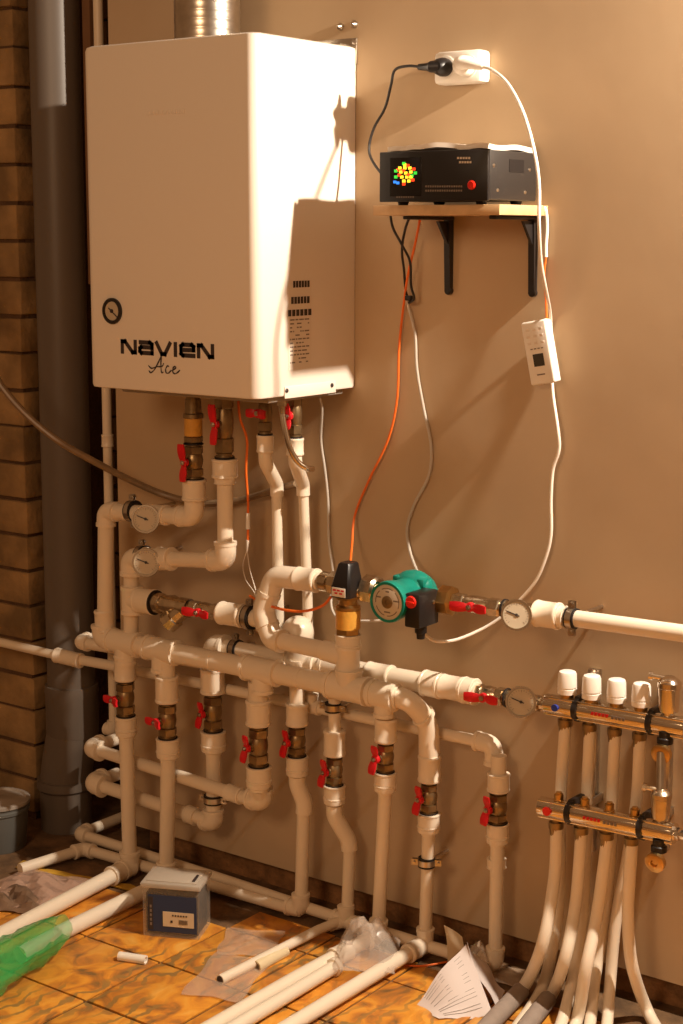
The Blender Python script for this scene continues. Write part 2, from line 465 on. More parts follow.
m = MB(); a = P(86, 20, -.02); m.bx(a.x - .012, a.x + .012, .02, .045, .2, 1.5); struct(m.mk('trim_2', 'wood'))
# orange foil floor boards, laid in a .215 m grid with dark joints
tiles = []
m = MB()
xs = [-.385 + .2165 * k for k in range(14)]; ys = [-.215 - .2165 * k for k in range(14)]
for x in xs:
    for y in ys:
        if y < -2.6: continue
        if y > -.3 and x < -.2: continue
        m.bx(x + .003, x + .2135, y - .2135, y + -.003, FZ, FZ + .004 + random.uniform(-.0006, .0006), .001)
for x in xs:                                   # narrow trimmed row against the wall
    if x > .2: m.bx(x + .003, x + .2135, -.212, -.105 - random.uniform(0, .02), FZ, FZ + .004, .001)
fb = m.mk('floor_boards', 'floor'); struct(fb); fb.name = 'floor_covering'

# ================================================================== SEWER PIPE
px, rr = 62.5, 26
def sew(y, d=-.10): return P(px, y, d)
t = thing('sewer_pipe', 'thick grey vertical sewer pipe between the brick pier and the boiler', 'pipe', V((sew(700).x, .10, FZ)))
SX = P(64, 400, -.028).x; R0 = rp(24.8, P(62.5, 300, -.028)); SY = .028
zz = lambda y: P(66, y, -.04).z
m = MB(); m.tube([V((SX, SY, zz(700))), V((SX, SY, 1.5))], R0, 40); m.mk('pipe', 'sewer', t)
m = MB(); z1, z0 = zz(680), zz(735)
m.lathe(V((SX, SY, z1)), (0, 0, -1), [(0, R0), (.002, R0 * 1.1), (.02, R0 * 1.13), (.03, R0 * 1.1), (z1 - z0 - .02, R0 * 1.1), (z1 - z0, R0 * 1.0)], 40); m.mk('socket_joint', 'sewer', t)
m = MB(); a = V((SX, SY, zz(728))); b = V((SX - .022, SY - .01, zz(775))); c = V((SX - .020, SY - .01, FZ))
m.tube(fillet([a, b, c], .05), R0 * 1.08, 36)
m.lathe(b + V((0, 0, .005)), (0, 0, -1), [(0, R0), (.001, R0 * 1.18), (.022, R0 * 1.2), (.03, R0 * 1.08)], 36)
e = V((c.x, c.y, zz(838))); m.lathe(e, (0, 0, -1), [(0, R0), (.002, R0 * 1.17), (.02, R0 * 1.17), (.024, R0 * 1.05)], 36)
m.mk('offset_bend', 'sewer', t)

# ================================================================== BOILER
BW, BD0, BD1, BH = .446, .002, .324, .695
bt = thing('gas_boiler', 'white wall-hung gas boiler with a round pressure dial and dark maker name', 'boiler', (.22, 0, 0))
def round_rect(x0, x1, y0, y1, r, n=6):
    out = []
    for cx_, cy_, a0 in ((x1 - r, y0 + r, -90), (x1, y1, None), (x0, y1, None), (x0 + r, y0 + r, 180)):
        if a0 is None: out.append((cx_, cy_)); continue
        for k in range(n + 1):
            a = math.radians(a0 + 90 * k / n); out.append((cx_ + r * math.cos(a), cy_ + r * math.sin(a)))
    return out
m = MB()
poly = round_rect(-.014, BW, -BD1, -BD0, .022, 8)
b2 = bmesh.new()
def loop(poly, z): return [m.bm.verts.new(V((p[0], p[1], z))) for p in poly]
def inset(poly, d):
    cx_ = .22; cy_ = -.17; return [(cx_ + (p[0] - cx_) * (1 - d / .22), cy_ + (p[1] - cy_) * (1 - d / .15)) for p in poly]
Ls = [loop(inset(poly, .006), 0), loop(inset(poly, .0015), .0015), loop(poly, .007), loop(poly, BH - .010), loop(inset(poly, .002), BH - .003), loop(inset(poly, .008), BH)]
for i in range(len(Ls) - 1):
    k = len(poly)
    for j in range(k): m._f([Ls[i][j], Ls[i][(j + 1) % k], Ls[i + 1][(j + 1) % k], Ls[i + 1][j]])
m._f(list(reversed(Ls[0]))); m._f(Ls[-1])
cas = m.mk('casing', 'enamel', bt, angle=30)
m = MB(); m.bx(.03, .43, -.27, -.02, -.012, .001, .003); m.mk('bottom_plate', 'enamel_in', bt)
m = MB(); m.bx(.4465, .4485, -.24, -.07, -.004, .020, .0005); rl = m.mk('side_rail', 'enamel', bt)
m = MB()
for y in (-.235, -.085): m.lathe(V((.4485, y, .012)), (1, 0, 0), [(0, .0045), (.002, .0045), (.003, .002)], 10)
m.mk('screw', 'ink', rl)
m = MB(); m.bx(.30, .450, -.004, 0.0, .66, .712, .001); m.bx(.38, .436, -.040, -.003, .6955, .699, .001); br = m.mk('mounting_bracket', 'steel', bt)
for i, (x, z) in enumerate(((.4445, .705),)):
    m = MB(); m.lathe(V((x, -.004, z)), (0, -1, 0), [(0, .006), (.003, .006), (.005, .003)], 8); m.mk('screw', 'steel', br)
for (x_, y_) in ((341, 27), (355, 24.5)):
    q = P(x_, y_, 0); m = MB(); m.lathe(V((q.x, 0, q.z)), (0, -1, 0), [(0, .008), (.003, .008), (.008, .005), (.012, .003)], 12); o = m.mk('wall_screw', 'steel', None, origin=V((q.x, 0, q.z))); tag(o, ('left' if x_ == 341 else 'right') + ' of two steel screw heads on the wall above the boiler top corner', 'screw')
# pressure dial on the front
c = P(112.5, 311, BD1 + .001); c.y = -BD1
m = MB(); R_ = .027; m.lathe(c, (0, -1, 0), [(-.002, R_), (.004, R_), (.006, R_ * .93), (.006, R_ * .78), (.002, R_ * .74), (.002, .001)], 32); dg = m.mk('pressure_dial', 'blackmetal', bt)
m = MB(); m.lathe(c + V((0, -.0022, 0)), (0, -1, 0), [(0, R_ * .72), (.0006, R_ * .72)], 32); m.mk('dial_face', 'dial', dg)
m = MB(); m.box(c + V((.003, -.0036, -.003)), (.030, .0008, .0022), (V((.8, 0, -.6)), V((0, 1, 0)), V((.6, 0, .8)))); m.lathe(c + V((0, -.003, 0)), (0, -1, 0), [(0, .004), (.002, .004)], 12); m.mk('needle', 'ink', dg)
# maker name on the front
def letters(mb, rows, o, u, v, w, th):
    for st in rows:
        for i in range(len(st) - 1):
            a, b = V(st[i]), V(st[i + 1]); d = (b - a); l = d.length; d.normalize(); q = V((-d.y, d.x)); e = w / 2
            mb.prism([tuple(a - d * e * .98 - q * e), tuple(b + d * e * .98 - q * e), tuple(b + d * e * .98 + q * e), tuple(a - d * e * .98 + q * e)], o, u, v, th)
U, W_ = V((1, 0, 0)), V((0, 0, 1))
p0 = P(121, 352, BD1); p1 = P(214, 337, BD1); LH = .0255; S = (p1.x - p0.x)
G = []
def addl(strokes, x, wd): G.extend([[(x + a * wd, b * LH) for a, b in s] for s in strokes])
# shapes in a unit cell
Nn = [[(0, .08), (0, .92), (.22, .92), (.78, .08), (1, .08), (1, .92)]]
aa = [[(.05, .92), (.82, .92), (1, .78), (1, .08), (.12, .08), (0, .22), (0, .42), (.12, .54), (1, .54)]]
Vv = [[(0, .92), (.38, .08), (.62, .08), (1, .92)]]
Ii = [[(.5, .08), (.5, .92)]]
ee = [[(1, .08), (.15, .08), (0, .22), (0, .78), (.15, .92), (.85, .92), (1, .78), (1, .52), (.02, .5)]]
cw = S / 6.55
x = .004
for sh, k in ((Nn, 1.0), (aa, .93), (Vv, .98), (Ii, .12), (ee, .93), (Nn, 1.0)):
    addl(sh, x, cw * k * .86); x += cw * (k * .86 + .30)
sx = (S - .004) / (x - cw * .30)
G = [[(a * sx, b) for a, b in s] for s in G]
m = MB(); letters(m, G, V((p0.x, -BD1 - .0001, p0.z - .001)), U, W_, .0088, .0006)
m.mk('maker_name', 'ink', cas)
# script name below
o = P(150, 372.5, BD1); k = P(181, 371, BD1).x - o.x; k = k / 3.3
A1 = [[(-.1, .15), (.1, 0), (.5, .25), (1.0, .95), (1.25, 1.35), (1.2, .7), (1.25, .1), (1.45, .1)], [(-.15, .55), (.2, .35), (.75, .5), (1.3, .55), (1.5, .8)],
      [(2.05, .55), (1.9, .62), (1.7, .35), (1.75, .08), (2.0, .06), (2.3, .3)], [(2.35, .25), (2.75, .48), (2.7, .62), (2.5, .5), (2.45, .2), (2.65, .04), (2.95, .15), (3.2, .35)]]
m = MB()
for s in A1:
    q = smooth([V((o.x + a * k, -BD1 - .0004, o.z + b * k)) for a, b in s], 5); m.tube(q, [.0009 + .0008 * abs(math.sin(i * .35)) for i in range(len(q))], 6)
m.mk('model_script', 'ink', cas)
# small raised badge, top
m = MB(); a = P(147, 113, BD1)
for i in range(9): m.box(V((a.x + .004 + i * .0115, -BD1 - .0006, a.z)), (.008, .0014, .009), None, .0004)
m.mk('raised_badge', 'enamel', cas)
# stickers on the right side panel
def sp(x, y):
    v = _ray(x, y); return CT + v * ((.4465 - CT.x) / v.x)
def side_label(x0, y0, x1, y1, mt, name, par, e=.0):
    a, b = sp(x0, y0), sp(x1, y1)
    mm = MB(); mm.bx(.4462 + e, .4468 + e, min(a.y, b.y), max(a.y, b.y), min(a.z, b.z), max(a.z, b.z)); return mm.mk(name, mt, par)
s1 = side_label(288, 281, 311, 368, 'stickerw', 'rating_label', cas)
for (x0, y0, x1, y1) in ((293, 281, 310, 287), (291, 297, 310, 303), (288, 310, 312, 315)):
    a, b = sp(x0, y0), sp(x1, y1); mm = MB()
    n = 6
    for i in range(n):
        ya = a.y + (b.y - a.y) * i / n; yb = a.y + (b.y - a.y) * (i + .78) / n; mm.bx(.4468, .4471, min(ya, yb), max(ya, yb), b.z, a.z)
    mm.mk('printed_bar', 'ink', s1)
mm = MB()
for r_ in range(12):
    y = 320 + r_ * 3.9; a, b = sp(290, y), sp(309, y)
    t_ = a.y
    while t_ < b.y - .004:
        l = random.uniform(.003, .016)
        if random.random() < .72: mm.bx(.4468, .4471, t_, min(t_ + l, b.y), a.z - .0015, a.z + .0012)
        t_ += l + .003
mm.mk('printed_lines', 'inkgrey', s1)
# water and gas stubs below
# flue
fc = P(207, 20, .17); fr = rp(33, fc)
m = MB(); prof = []; z = .69
while z < 1.05:
    prof += [(z, fr), (z + .002, fr * 1.008), (z + .004, fr), (z + .014, fr)]; z += .0175
m.lathe(V((fc.x, fc.y, 0)), (0, 0, 1), prof, 48)
o = m.mk('flue_duct', 'steel', None, origin=V((fc.x, fc.y, .69))); tag(o, 'shiny corrugated aluminium flue duct rising from the boiler top', 'duct')

# ================================================================== SHELF, STABILISER, SOCKET
SD = .18; sx0, sx1 = .618, .900; st, sb = .3735, .3545
t = thing('wall_shelf', 'small chipboard shelf on two black brackets, right of the boiler', 'shelf', (.75, 0, sb))
m = MB(); m.bx(sx0, sx1, -SD, -.001, sb, st, .0008); m.mk('board', 'board', t)
for bx_ in (.681, .873):
    m = MB(); w = .013
    m.box(V((bx_, -.080, sb - .004)), (w * 1.3, .158, .007), None, .002)
    m.prism([(0, 0), (.011, 0), (.017, .143), (0, .143)], V((bx_ + w / 2, -.001, sb - .148)), V((0, -1, 0)), V((0, 0, 1)), w)
    m.prism([(.012, .09), (.05, .138), (.012, .138)], V((bx_ + .003, -.001, sb - .148)), V((0, -1, 0)), V((0, 0, 1)), .006)
    m.lathe(V((bx_, -.001, sb - .146)), (0, -1, 0), [(0, w * .62), (.009, w * .62), (.010, w * .4)], 16)
    m.mk('bracket', 'blackmetal', t)
x0, x1, yf, yb, z0, z1 = .641, .880, -.187, -.012, .3815, .4715
t = thing('voltage_stabilizer', 'black voltage stabilizer with glowing display on the wall shelf', 'stabilizer', (.76, -.1, st))
m = MB(); m.bx(x0, x1, yf + .004, yb, z0, z1, .003); m.mk('casing', 'darkside', t)
m = MB(); m.bx(x0 - .001, x1 + .001, yf - .004, yf + .004, z0 - .002, z1 + .001, .002); fp = m.mk('front_panel', 'black', t)
for fx in (x0 + .035, x1 - .03):
    for fy in (yf + .025, yb - .025):
        m = MB(); m.lathe(V((fx, fy, st)), (0, 0, 1), [(0, .009), (z0 - st + .001, .012)], 14); m.mk('foot', 'rubber', t)
def fpq(x, y): q = P(x, y, -yf + .0045); return V((q.x, yf - .0042, q.z))
a, b = fpq(390, 158), fpq(421, 196)
m = MB(); m.bx(a.x, b.x, yf - .0048, yf - .004, b.z, a.z, .0003); win = m.mk('display_window', 'darkglass', fp)
leds = {'ledy': [(400, 168), (405, 168), (410, 168), (401, 172), (406, 173), (411, 172), (402, 177), (407, 177), (411, 177), (404, 181), (409, 181), (405, 165)],
        'ledr': [(398, 170), (408, 165.5), (414, 169), (399.5, 175), (403.5, 170.5), (408.5, 175), (413, 180), (404, 184)],
        'ledg': [(396, 171), (396, 177), (415.5, 173), (404, 163.5), (412, 176)], 'ledb': [(395, 182), (398, 183)]}
for k, L_ in leds.items():
    m = MB()
    for x, y in L_:
        q = fpq(x, y); s_ = .0068 if k != 'ledb' else .0062; m.box(q + V((0, -.0009, 0)), (s_ * 1.1, .0006, s_ * .8), None, .0002)
    m.mk({'ledy': 'yellow_digits', 'ledr': 'red_digits', 'ledg': 'green_lights', 'ledb': 'blue_light'}[k], k, win)
q = fpq(472, 185); m = MB(); m.lathe(q, (0, -1, 0), [(0, .0085), (.003, .0085), (.005, .006)], 20); m.mk('power_button', 'redlamp', fp)['label'] = 'red round power button'
m = MB()
for r_ in range(2):
    for i in range(16):
        q = fpq(426 + i * 2.35, 186.4 + r_ * 4.2); m.box(q + V((0, -.0002, 0)), (.0034, .0005, .0035))
m.mk('front_lettering', 'inkgrey', fp)
m = MB()
for r_, (xa, xb) in enumerate(((458, 472), (460, 473))):
    for i in range(5):
        q = fpq(xa + (xb - xa) * i / 5, 158 + r_ * 4.2); m.box(q + V((0, -.0002, 0)), (.0042, .0005, .0038))
m.mk('front_badge', 'sticker', fp)
m = MB()
for i in range(8): q = fpq(397 + i * 2.3, 197); m.box(q + V((0, -.0002, 0)), (.003, .0005, .003))
m.mk('display_lettering', 'inkgrey', fp)
m = MB(); m.bx(x1, x1 + .0008, -.115, -.062, z0 + .052, z0 + .075); m.mk('side_socket_panel', 'black', t)
for (y, z) in ((-.170, z0 + .062), (-.040, z0 + .058), (-.155, z0 + .018), (-.055, z0 + .016)):
    m = MB(); m.lathe(V((x1, y, z)), (1, 0, 0), [(0, .0035), (.0015, .003), (.002, .001)], 10); m.mk('screw', 'steel', t)
g = []
for i in range(13):
    g.append([V((x0 + .010 + (x1 - x0 - .014) * i / 12, -.180 + .165 * j / 8 + .003 * math.sin(i), z1 + .0105 + .0018 * math.sin(i * 1.3 + j) + (.004 if j == 0 and 2 < i < 9 else 0))) for j in range(9)])
m = MB(); m.sheet(g, .009); o = m.mk('foam_sheet', 'foam', None, origin=V((.76, -.1, z1))); tag(o, 'white foam sheet lying on top of the black stabilizer', 'sheet')

# socket
t = thing('wall_socket', 'white double surface-mounted wall socket above the stabilizer', 'socket', (.715, 0, .63))
m = MB(); m.bx(.660, .768, -.040, 0, .606, .668, .009); m.mk('housing', 'white', t)
for x in (.688, .738):
    m = MB(); m.lathe(V((x, -.040, .637)), (0, -1, 0), [(-.003, .023), (.0015, .023), (.002, .020)], 28); m.mk('outlet_ring', 'white', t)
# black plug + cord to the stabilizer
c = V((.690, -.042, .637))
t = thing('black_power_cord', 'black plug and cord looping from the socket to the stabilizer', 'cord', c)
m = MB(); m.lathe(c, (0, -1, 0), [(0, .017), (.012, .018), (.026, .015), (.032, .009)], 20); m.tube([c + V((0, -.022, 0)), c + V((-.016, -.028, 0)), P(428, 67, .066), P(419, 67, .064)], [.012, .011, .008, .006], 14); m.mk('plug', 'black', t)
cd = [P(421, 67, .064), P(408, 66, .062), P(395, 70, .058), P(391, 85, .055), P(385, 108, .05), P(374, 128, .05), P(369, 148, .055), P(373, 162, .06), P(385, 178, .07)]
m = MB(); m.tube(smooth(cd), .0028, 10); m.mk('cord', 'blackcord', t)
# white plug + long cord down to the pump
c = V((.738, -.042, .637))
t = thing('white_power_cord', 'long white cord from the socket past the thermostat to the pump', 'cord', c)
m = MB(); m.lathe(c, (0, -1, 0), [(0, .019), (.012, .0195), (.024, .017), (.030, .010)], 22); m.tube([c + V((0, -.022, 0)), c + V((.014, -.028, .001)), P(483, 67, .07)], [.012, .010, .006], 14); m.mk('plug', 'white', t)
cd = [P(481, 67, .07), P(492, 70, .085), P(508, 84, .12), P(523, 112, .17), P(534, 150, .20), P(539, 185, .20), P(539, 225, .195), P(541, 262, .15), P(546, 290, .10), P(550, 312, .035), P(551, 330, .008), P(552, 345, .007), P(552, 372, .007), P(553, 395, .012), P(558, 430, .02), P(559, 450, .018), P(553, 470, .016), P(551, 500, .016), P(551, 535, .016), P(545, 560, .016), P(535, 582, .016), P(517, 603, .02), P(500, 618, .03), P(480, 630, .05), P(455, 640, .09), P(436, 641, .12), P(426, 635, .14), P(420, 626, .15)]
m = MB(); m.tube(smooth(cd), .0032, 10); m.mk('cord', 'whitecord', t)
# thermostat
c = P(541, 352, .028)
t = thing('room_thermostat', 'white handheld thermostat with grey screen hanging on the white cord', 'thermostat', c)
xa = V((.985, -.05, -.12)).normalized(); za = (V((0, -.05, 1)) + V((-.19, 0, 0))).normalized(); xa = (xa - za * xa.dot(za)).normalized(); ya = za.cross(xa)
m = MB(); m.box(c, (.056, .024, .122), (xa, ya, za), .004, 3); bd = m.mk('casing', 'white', t)
fo = c - ya * .0121
m = MB(); m.box(fo - za * .014, (.024, .0008, .024), (xa, ya, za)); m.mk('screen', 'lcd', bd)
m = MB()
for i in range(3):
    for j in range(3): m.box(fo + xa * (-.015 + .015 * i) + za * (.045 - .013 * j), (.008, .0012, .005), (xa, ya, za), .0004)
m.mk('button', 'stickerw', bd); m = MB()
for j in range(4): m.box(fo + za * (.008 - .0) + xa * (-.012 + .008 * j), (.005, .0008, .002), (xa, ya, za))
m.box(fo - za * .042, (.018, .0008, .0025), (xa, ya, za)); m.mk('casing_print', 'inkgrey', bd)
# short white hook cord at the shelf end and orange wire
cable([P(538, 207, .02), P(545, 209, .012), P(547, 225, .008), P(546, 245, .008), P(546, 257, .008)], .0035, 'whitecord', 'sensor_cable', 'short white cable bent over the right end of the shelf')
cable([P(546, 257, .008), P(544, 275, .01), P(546, 300, .014), P(547, 325, .018)], .0022, 'orange', 'orange_wire', 'short orange wire from the shelf end down to the thermostat')
# wires hanging under the shelf's left part
def ut(pts): return pts
cable([P(390, 212, .07), P(393, 228, .065), P(402, 245, .06), P(410, 262, .05), P(411, 285, .04), P(414, 298, .03), P(409, 303, .02)], .0026, 'blackcord', 'black_wire', 'black wire curling under the left part of the shelf')
cable([P(411, 213, .05), P(405, 230, .05), P(402, 250, .04), P(404, 270, .03), P(406, 292, .02), P(411, 303, .012)], .0026, 'blackcord', 'black_wire', 'black wire crossing the other one under the shelf')
cable([P(421, 213, .04), P(416, 240, .035), P(408, 275, .03), P(403, 310, .012), P(399, 350, .01), P(397, 400, .01), P(388, 440, .01), P(369, 480, .01), P(355, 515, .012), P(352, 545, .05), P(350, 566, .115)], .0026, 'orange', 'orange_cable', 'long orange cable from the shelf to the black valve actuator')
cable([P(405, 290, .02), P(409, 308, .012), P(415, 334, .008), P(417, 370, .008), P(424, 410, .008), P(431, 445, .008), P(429, 475, .008), P(414, 505, .008), P(407, 530, .008), P(411, 555, .02), P(420, 578, .09)], .0030, 'greycord', 'grey_cable', 'pale grey cable running from below the shelf to the green pump')
m = MB(); c = P(409, 298, .02); m.box(c, (.014, .012, .010), None, .002); o = m.mk('cable_connector', 'black', None, origin=c); tag(o, 'small black connector joining the wires under the shelf', 'connector')

# ================================================================== PIPING UNDER THE BOILER
# vertical pipe running down behind the boiler, at the edge of the plaster board
b = P(114, 738, -.022); b.z = P(110, 738, .03).z
t = thing('wall_riser_pipe', 'thin white vertical pipe at the drywall edge, left of the boiler', 'pipe', b)
m = MB(); r = rp(4.6, b); m.tube([V((b.x, b.y, 1.5)), V((b.x, b.y, P(109, 445, -.02).z)), b], r, 16); m.mk('pipe', 'pp', t)
m = MB(); c = P(108.5, 447, -.02); coupling(m, V((b.x, b.y, c.z + .03)), V((b.x, b.y, c.z - .0)), r * 1.25)
elbow(m, b + V((0, 0, .05)), b, b + V((-.06, .0, 0)), .025, r * 1.35); m.mk('fitting', 'pp_fit', t)

# valve 1 (with strainer union) and assembly A
def lathe_thing(name, label, cat, a, b, prof, mt, group=None, seg=24):
    pass
d1 = .15
a = P(193, 403, d1); XA = a.x
def PV(y, x, d=d1): q = P(200, y, d); return V((x, -d, P(195, y, d).z))
zA = lambda y, xp, d=d1: P(xp, y, d).z
# union above valve 1
t = thing('pipe_union', 'brass union with an amber sleeve under the left of the boiler', 'union', V((XA, -d1, 0)))
r = rp(9, a)
m = MB(); z = 0.0; zb = zA(450, 193)
m.tube([V((XA, -d1, .0)), V((XA, -d1, zb))], r * .78, 20)
m.lathe(V((XA, -d1, zA(399, 193))), (0, 0, -1), [(0, r * .9), (.03, r * .95), (.032, r * 1.15), (.04, r * 1.15), (.042, r)], 20)
m.lathe(V((XA, -d1, zA(436, 193))), (0, 0, -1), [(0, r), (.002, r * 1.12), (.012, r * 1.12), (.014, r)], 6)
m.mk('body', 'dullbrass', t)
m = MB(); zt = zA(415, 193); zl = zA(436, 193); m.lathe(V((XA, -d1, zt)), (0, 0, -1), [(0, r * .9), (.001, r * 1.02), (zt - zl - .001, r * 1.02), (zt - zl, r * .9)], 24); m.mk('sleeve', 'amber', t)['label'] = 'amber sleeve'
ball_valve(V((XA, -d1, zA(443, 193))), V((XA, -d1, zA(479, 193))), rp(9.5, a), 'leftmost red-handled ball valve below the boiler, under the amber union', 'valves under the boiler', hl=.036)
# valve 2
a2 = P(224, 403, d1); X2 = a2.x
ball_valve(V((X2, -d1, 0.0)), V((X2, -d1, zA(459, 224))), rp(9.5, a2), 'second red-handled ball valve below the boiler, beside the amber union', 'valves under the boiler', hl=.038, hdir=None)
a3 = P(265, 400, .15); X3 = a3.x; z3 = P(265, 435, .15).z
ball_valve(V((X3, -.15, 0)), V((X3, -.15, z3)), rp(7, a3), 'smaller valve under the boiler front corner, red handle pointing left', 'valves under the boiler', hdir=(-1, 0, 0), hl=.022)
a4 = P(295, 400, .15); X4 = a4.x
ball_valve(V((X4, -.15, 0)), V((X4, -.15, P(295, 438, .15).z)), rp(7, a4), 'smaller valve under the boiler behind the braided hose, red handle upright', 'valves under the boiler', hl=.022)
# assembly A: coupling, elbow, run left, elbow down, reducer into header
HD = .14
t = thing('return_pipe', 'white pipe from the amber union turning left and down, topmost gauge on it', 'pipe', P(105, 560, HD))
c1 = P(193, 517, d1); c2 = P(106, 511, HD); c3 = P(105, 632, HD)
c1 = V((XA, -d1, c1.z)); r1 = rp(10.5, c1)
m = MB(); m.tube(fillet([V((XA, -d1, zA(482, 193))), c1, c2, c3], .03, 6), [rp(8.5, c1)] * (2 + 14), 22); m.mk('pipe', 'pp', t)
m = MB()
coupling(m, V((XA, -d1, zA(479, 193))), V((XA, -d1, zA(500, 193))), rp(12, c1))
elbow(m, c1 + V((0, 0, .1)), c1, c2, .045, rp(10.2, c1))
elbow(m, c1, c2, c3, .035, rp(9.3, c2))
q = c1.lerp(c2, .30); w = c1.lerp(c2, .52); coupling(m, q, w, rp(10, q))
q = P(103, 617, HD); coupling(m, P(104, 610, HD), c3, rp(9.8, q))
m.mk('fitting', 'pp_fit', t)
g_n = (TOCAM(c2) + V((-.15, -.25, 0))).normalized()
q = P(149, 514, HD); gc = q + g_n * .052; gc = P(145.5, 519, -gc.y); gauge(gc, g_n, rp(14.2, gc), 'upper of the two dial thermometers left below the boiler', q)
q = P(129, 512, HD); clamp(P(133, 511, HD), c2 - c1, rp(9.2, q), 'clamp on the pipe left of the upper dial thermometer', ear=(0, 0, 1))
# assembly B
t = thing('supply_pipe', 'white pipe from the second boiler valve turning left and down, lower gauge on it', 'pipe', P(131, 600, .13))
e1 = P(229, 561, d1); e1.x = X2; e2 = P(131, 558, .13); e3 = P(131, 650, .13)
m = MB(); pl = fillet([V((X2, -d1, zA(470, 228))), e1, e2, e3], .03, 6); m.tube(pl, rp(8, e1), 22); m.mk('pipe', 'pp', t)
m = MB(); coupling(m, V((X2, -d1, zA(459, 228))), V((X2, -d1, zA(478, 228))), rp(12.5, e1)); coupling(m, V((X2, -d1, zA(478, 228))), V((X2, -d1, zA(484, 228))), rp(10.5, e1))
elbow(m, e1 + V((0, 0, .1)), e1, e2, .042, rp(10.8, e1))
elbow(m, e1, e2, e3, .040, rp(10.5, e2))
q = e1.lerp(e2, .55); w = e1.lerp(e2, .70); coupling(m, q, w, rp(11.5, q)); tee(m, e1.lerp(e2, .76), e2 - e1, .03, g_n, .03, rp(10.8, q), rp(9, q))
T1 = P(132, 600, .13); S1 = P(160, 605, .13); tee(m, T1, (0, 0, 1), .032, S1 - T1, .045, rp(10.5, T1), rp(10.5, T1))
m.mk('fitting', 'pp_fit', t)
q = P(150, 560, .13); gc = P(146, 562.5, .175); gauge(gc, g_n, rp(14.2, gc), 'lower of the two dial thermometers left below the boiler', q)
clamp(P(143, 556, .13), e2 - e1, rp(9.2, q), 'clamp left of the lower dial thermometer', ear=(0, 0, 1))
# strainer line
L0 = P(152, 602, .13); L1 = P(268, 621, .13); ld = (L1 - L0).normalized()
def on(x): return P(x, 602 + (x - 152) * .155, .13)
t = thing('pipe_stub', 'short white stub between the lower left pipe and the brass strainer', 'pipe', on(145))
m = MB(); coupling(m, on(138), on(155), rp(12.5, on(148))); m.mk('coupling', 'pp_fit', t); m = MB(); m.lathe(on(155), ld, [(-.002, .02), (-.002, rp(12.6, on(155))), (.003, rp(12.6, on(155))), (.003, .02)]); m.mk('dark_ring', 'rubber', t)
t = thing('y_strainer', 'brass Y strainer left of the small red valve', 'strainer', on(170))
m = MB(); r = rp(10, on(165)); L = (on(190) - on(156)).length
m.lathe(on(156), ld, [(0, r * .9), (.001, r * 1.05), (.018, r * 1.05), (.02, r * .85), (L * .5, r * 1.05), (L * .7, r * .8), (L * .72, r * .95), (L, r * .95)], 6 * 4)
dn = (V((-.72, -.22, -.66))).normalized(); m.lathe(on(186), dn, [(0, r * .85), (.036, r * .9), (.038, r * 1.12), (.060, r * 1.12), (.062, r * .7)], 10)
m.mk('body', 'nickel', t)
ball_valve(on(189), on(222), rp(8, on(205)), 'small nickel valve with red handle right of the strainer', bodymat='nickel', hl=.030, hdir=(1, 0, -.05))
t = thing('pipe_adapter', 'white adapter joining the small nickel valve to the S-shaped pipe', 'pipe', on(235))
m = MB(); coupling(m, on(221), on(243), rp(11.5, on(235))); m.tube([on(240), on(262)], rp(9, on(250)), 20); m.mk('coupling', 'pp_fit', t)
clamp(on(250), ld, rp(10.5, on(250)), 'clamp between the small nickel valve and the S-shaped pipe', ear=(0, 0, 1))
# S pipe
s = [P(320, 581, .12), P(275, 576, .12), P(263, 612, .13), P(272, 639, .14), P(348, 655.5, .14)]
t = thing('s_bend_pipe', 'white pipe looping in an S left of the black actuator', 'pipe', s[2])
m = MB(); m.tube(fillet(s, .025, 7), rp(8.8, s[3]), 22); m.mk('pipe', 'pp', t)
m = MB(); R_ = rp(11.5, s[1])
m.cut('elbow'); m.tube(fillet([s[0].lerp(s[1], .45), s[1], s[1].lerp(s[2], .5)], .032, 8), R_ * .98, 22)
m.cut('elbow'); m.tube(fillet([s[1].lerp(s[2], .55), s[2], s[2].lerp(s[3], .5)], .02, 8), R_, 22)
m.cut('elbow'); m.tube(fillet([s[2].lerp(s[3], .45), s[3], s[3].lerp(s[4], .14)], .022, 8), R_ * .96, 22)
for p_, q_, f in ((s[1], s[2], .5), (s[2], s[3], .5), (s[3], s[4], .12)): m.lathe(p_.lerp(q_, f) - (q_ - p_).normalized() * .004, q_ - p_, [(0, R_ * .9), (0, R_ * 1.06), (.008, R_ * 1.06), (.008, R_ * .9)])
coupling(m, s[0].lerp(s[1], .05), s[0].lerp(s[1], .5), rp(11.8, s[0])); m.mk('fitting', 'pp_fit', t)
# mixing valve with actuator
XM = P(348, 620, .14).x
def mz(y): return V((XM, -.14, P(348, y, .14).z))
t = thing('pump_tee_pipe', 'white tee pipe standing on the front header below the black actuator', 'pipe', mz(690))
m = MB(); r = rp(12, mz(650)); m.tube([mz(636), mz(690)], rp(11, mz(660)), 24); coupling(m, mz(634), mz(646), r * 1.05); coupling(m, mz(646), mz(676), rp(12.2, mz(650)))
m.tube([mz(656), s[4].lerp(s[3], .32)], [rp(12, mz(650)), rp(10.2, mz(650))], 22); m.mk('tee', 'pp_fit', t)
t = thing('motorised_valve', 'brass three-way valve with black actuator on top, left of the green pump', 'valve', mz(600))
m = MB(); r = rp(11.5, mz(600))
m.tube([mz(590), mz(632)], r * .82, 24); m.lathe(mz(592), (0, 0, -1), [(0, r * .8), (.002, r * 1.05), (.014, r * 1.05), (.016, r * .8)], 6)
m.lathe(mz(604), (0, 0, -1), [(0, r * .9), (.004, r * 1.12), (.010, r * 1.12), (.013, r * .95)], 24); m.lathe(mz(627), (0, 0, -1), [(0, r * .9), (.002, r * 1.08), (.014, r * 1.08), (.016, r * .9)], 6)
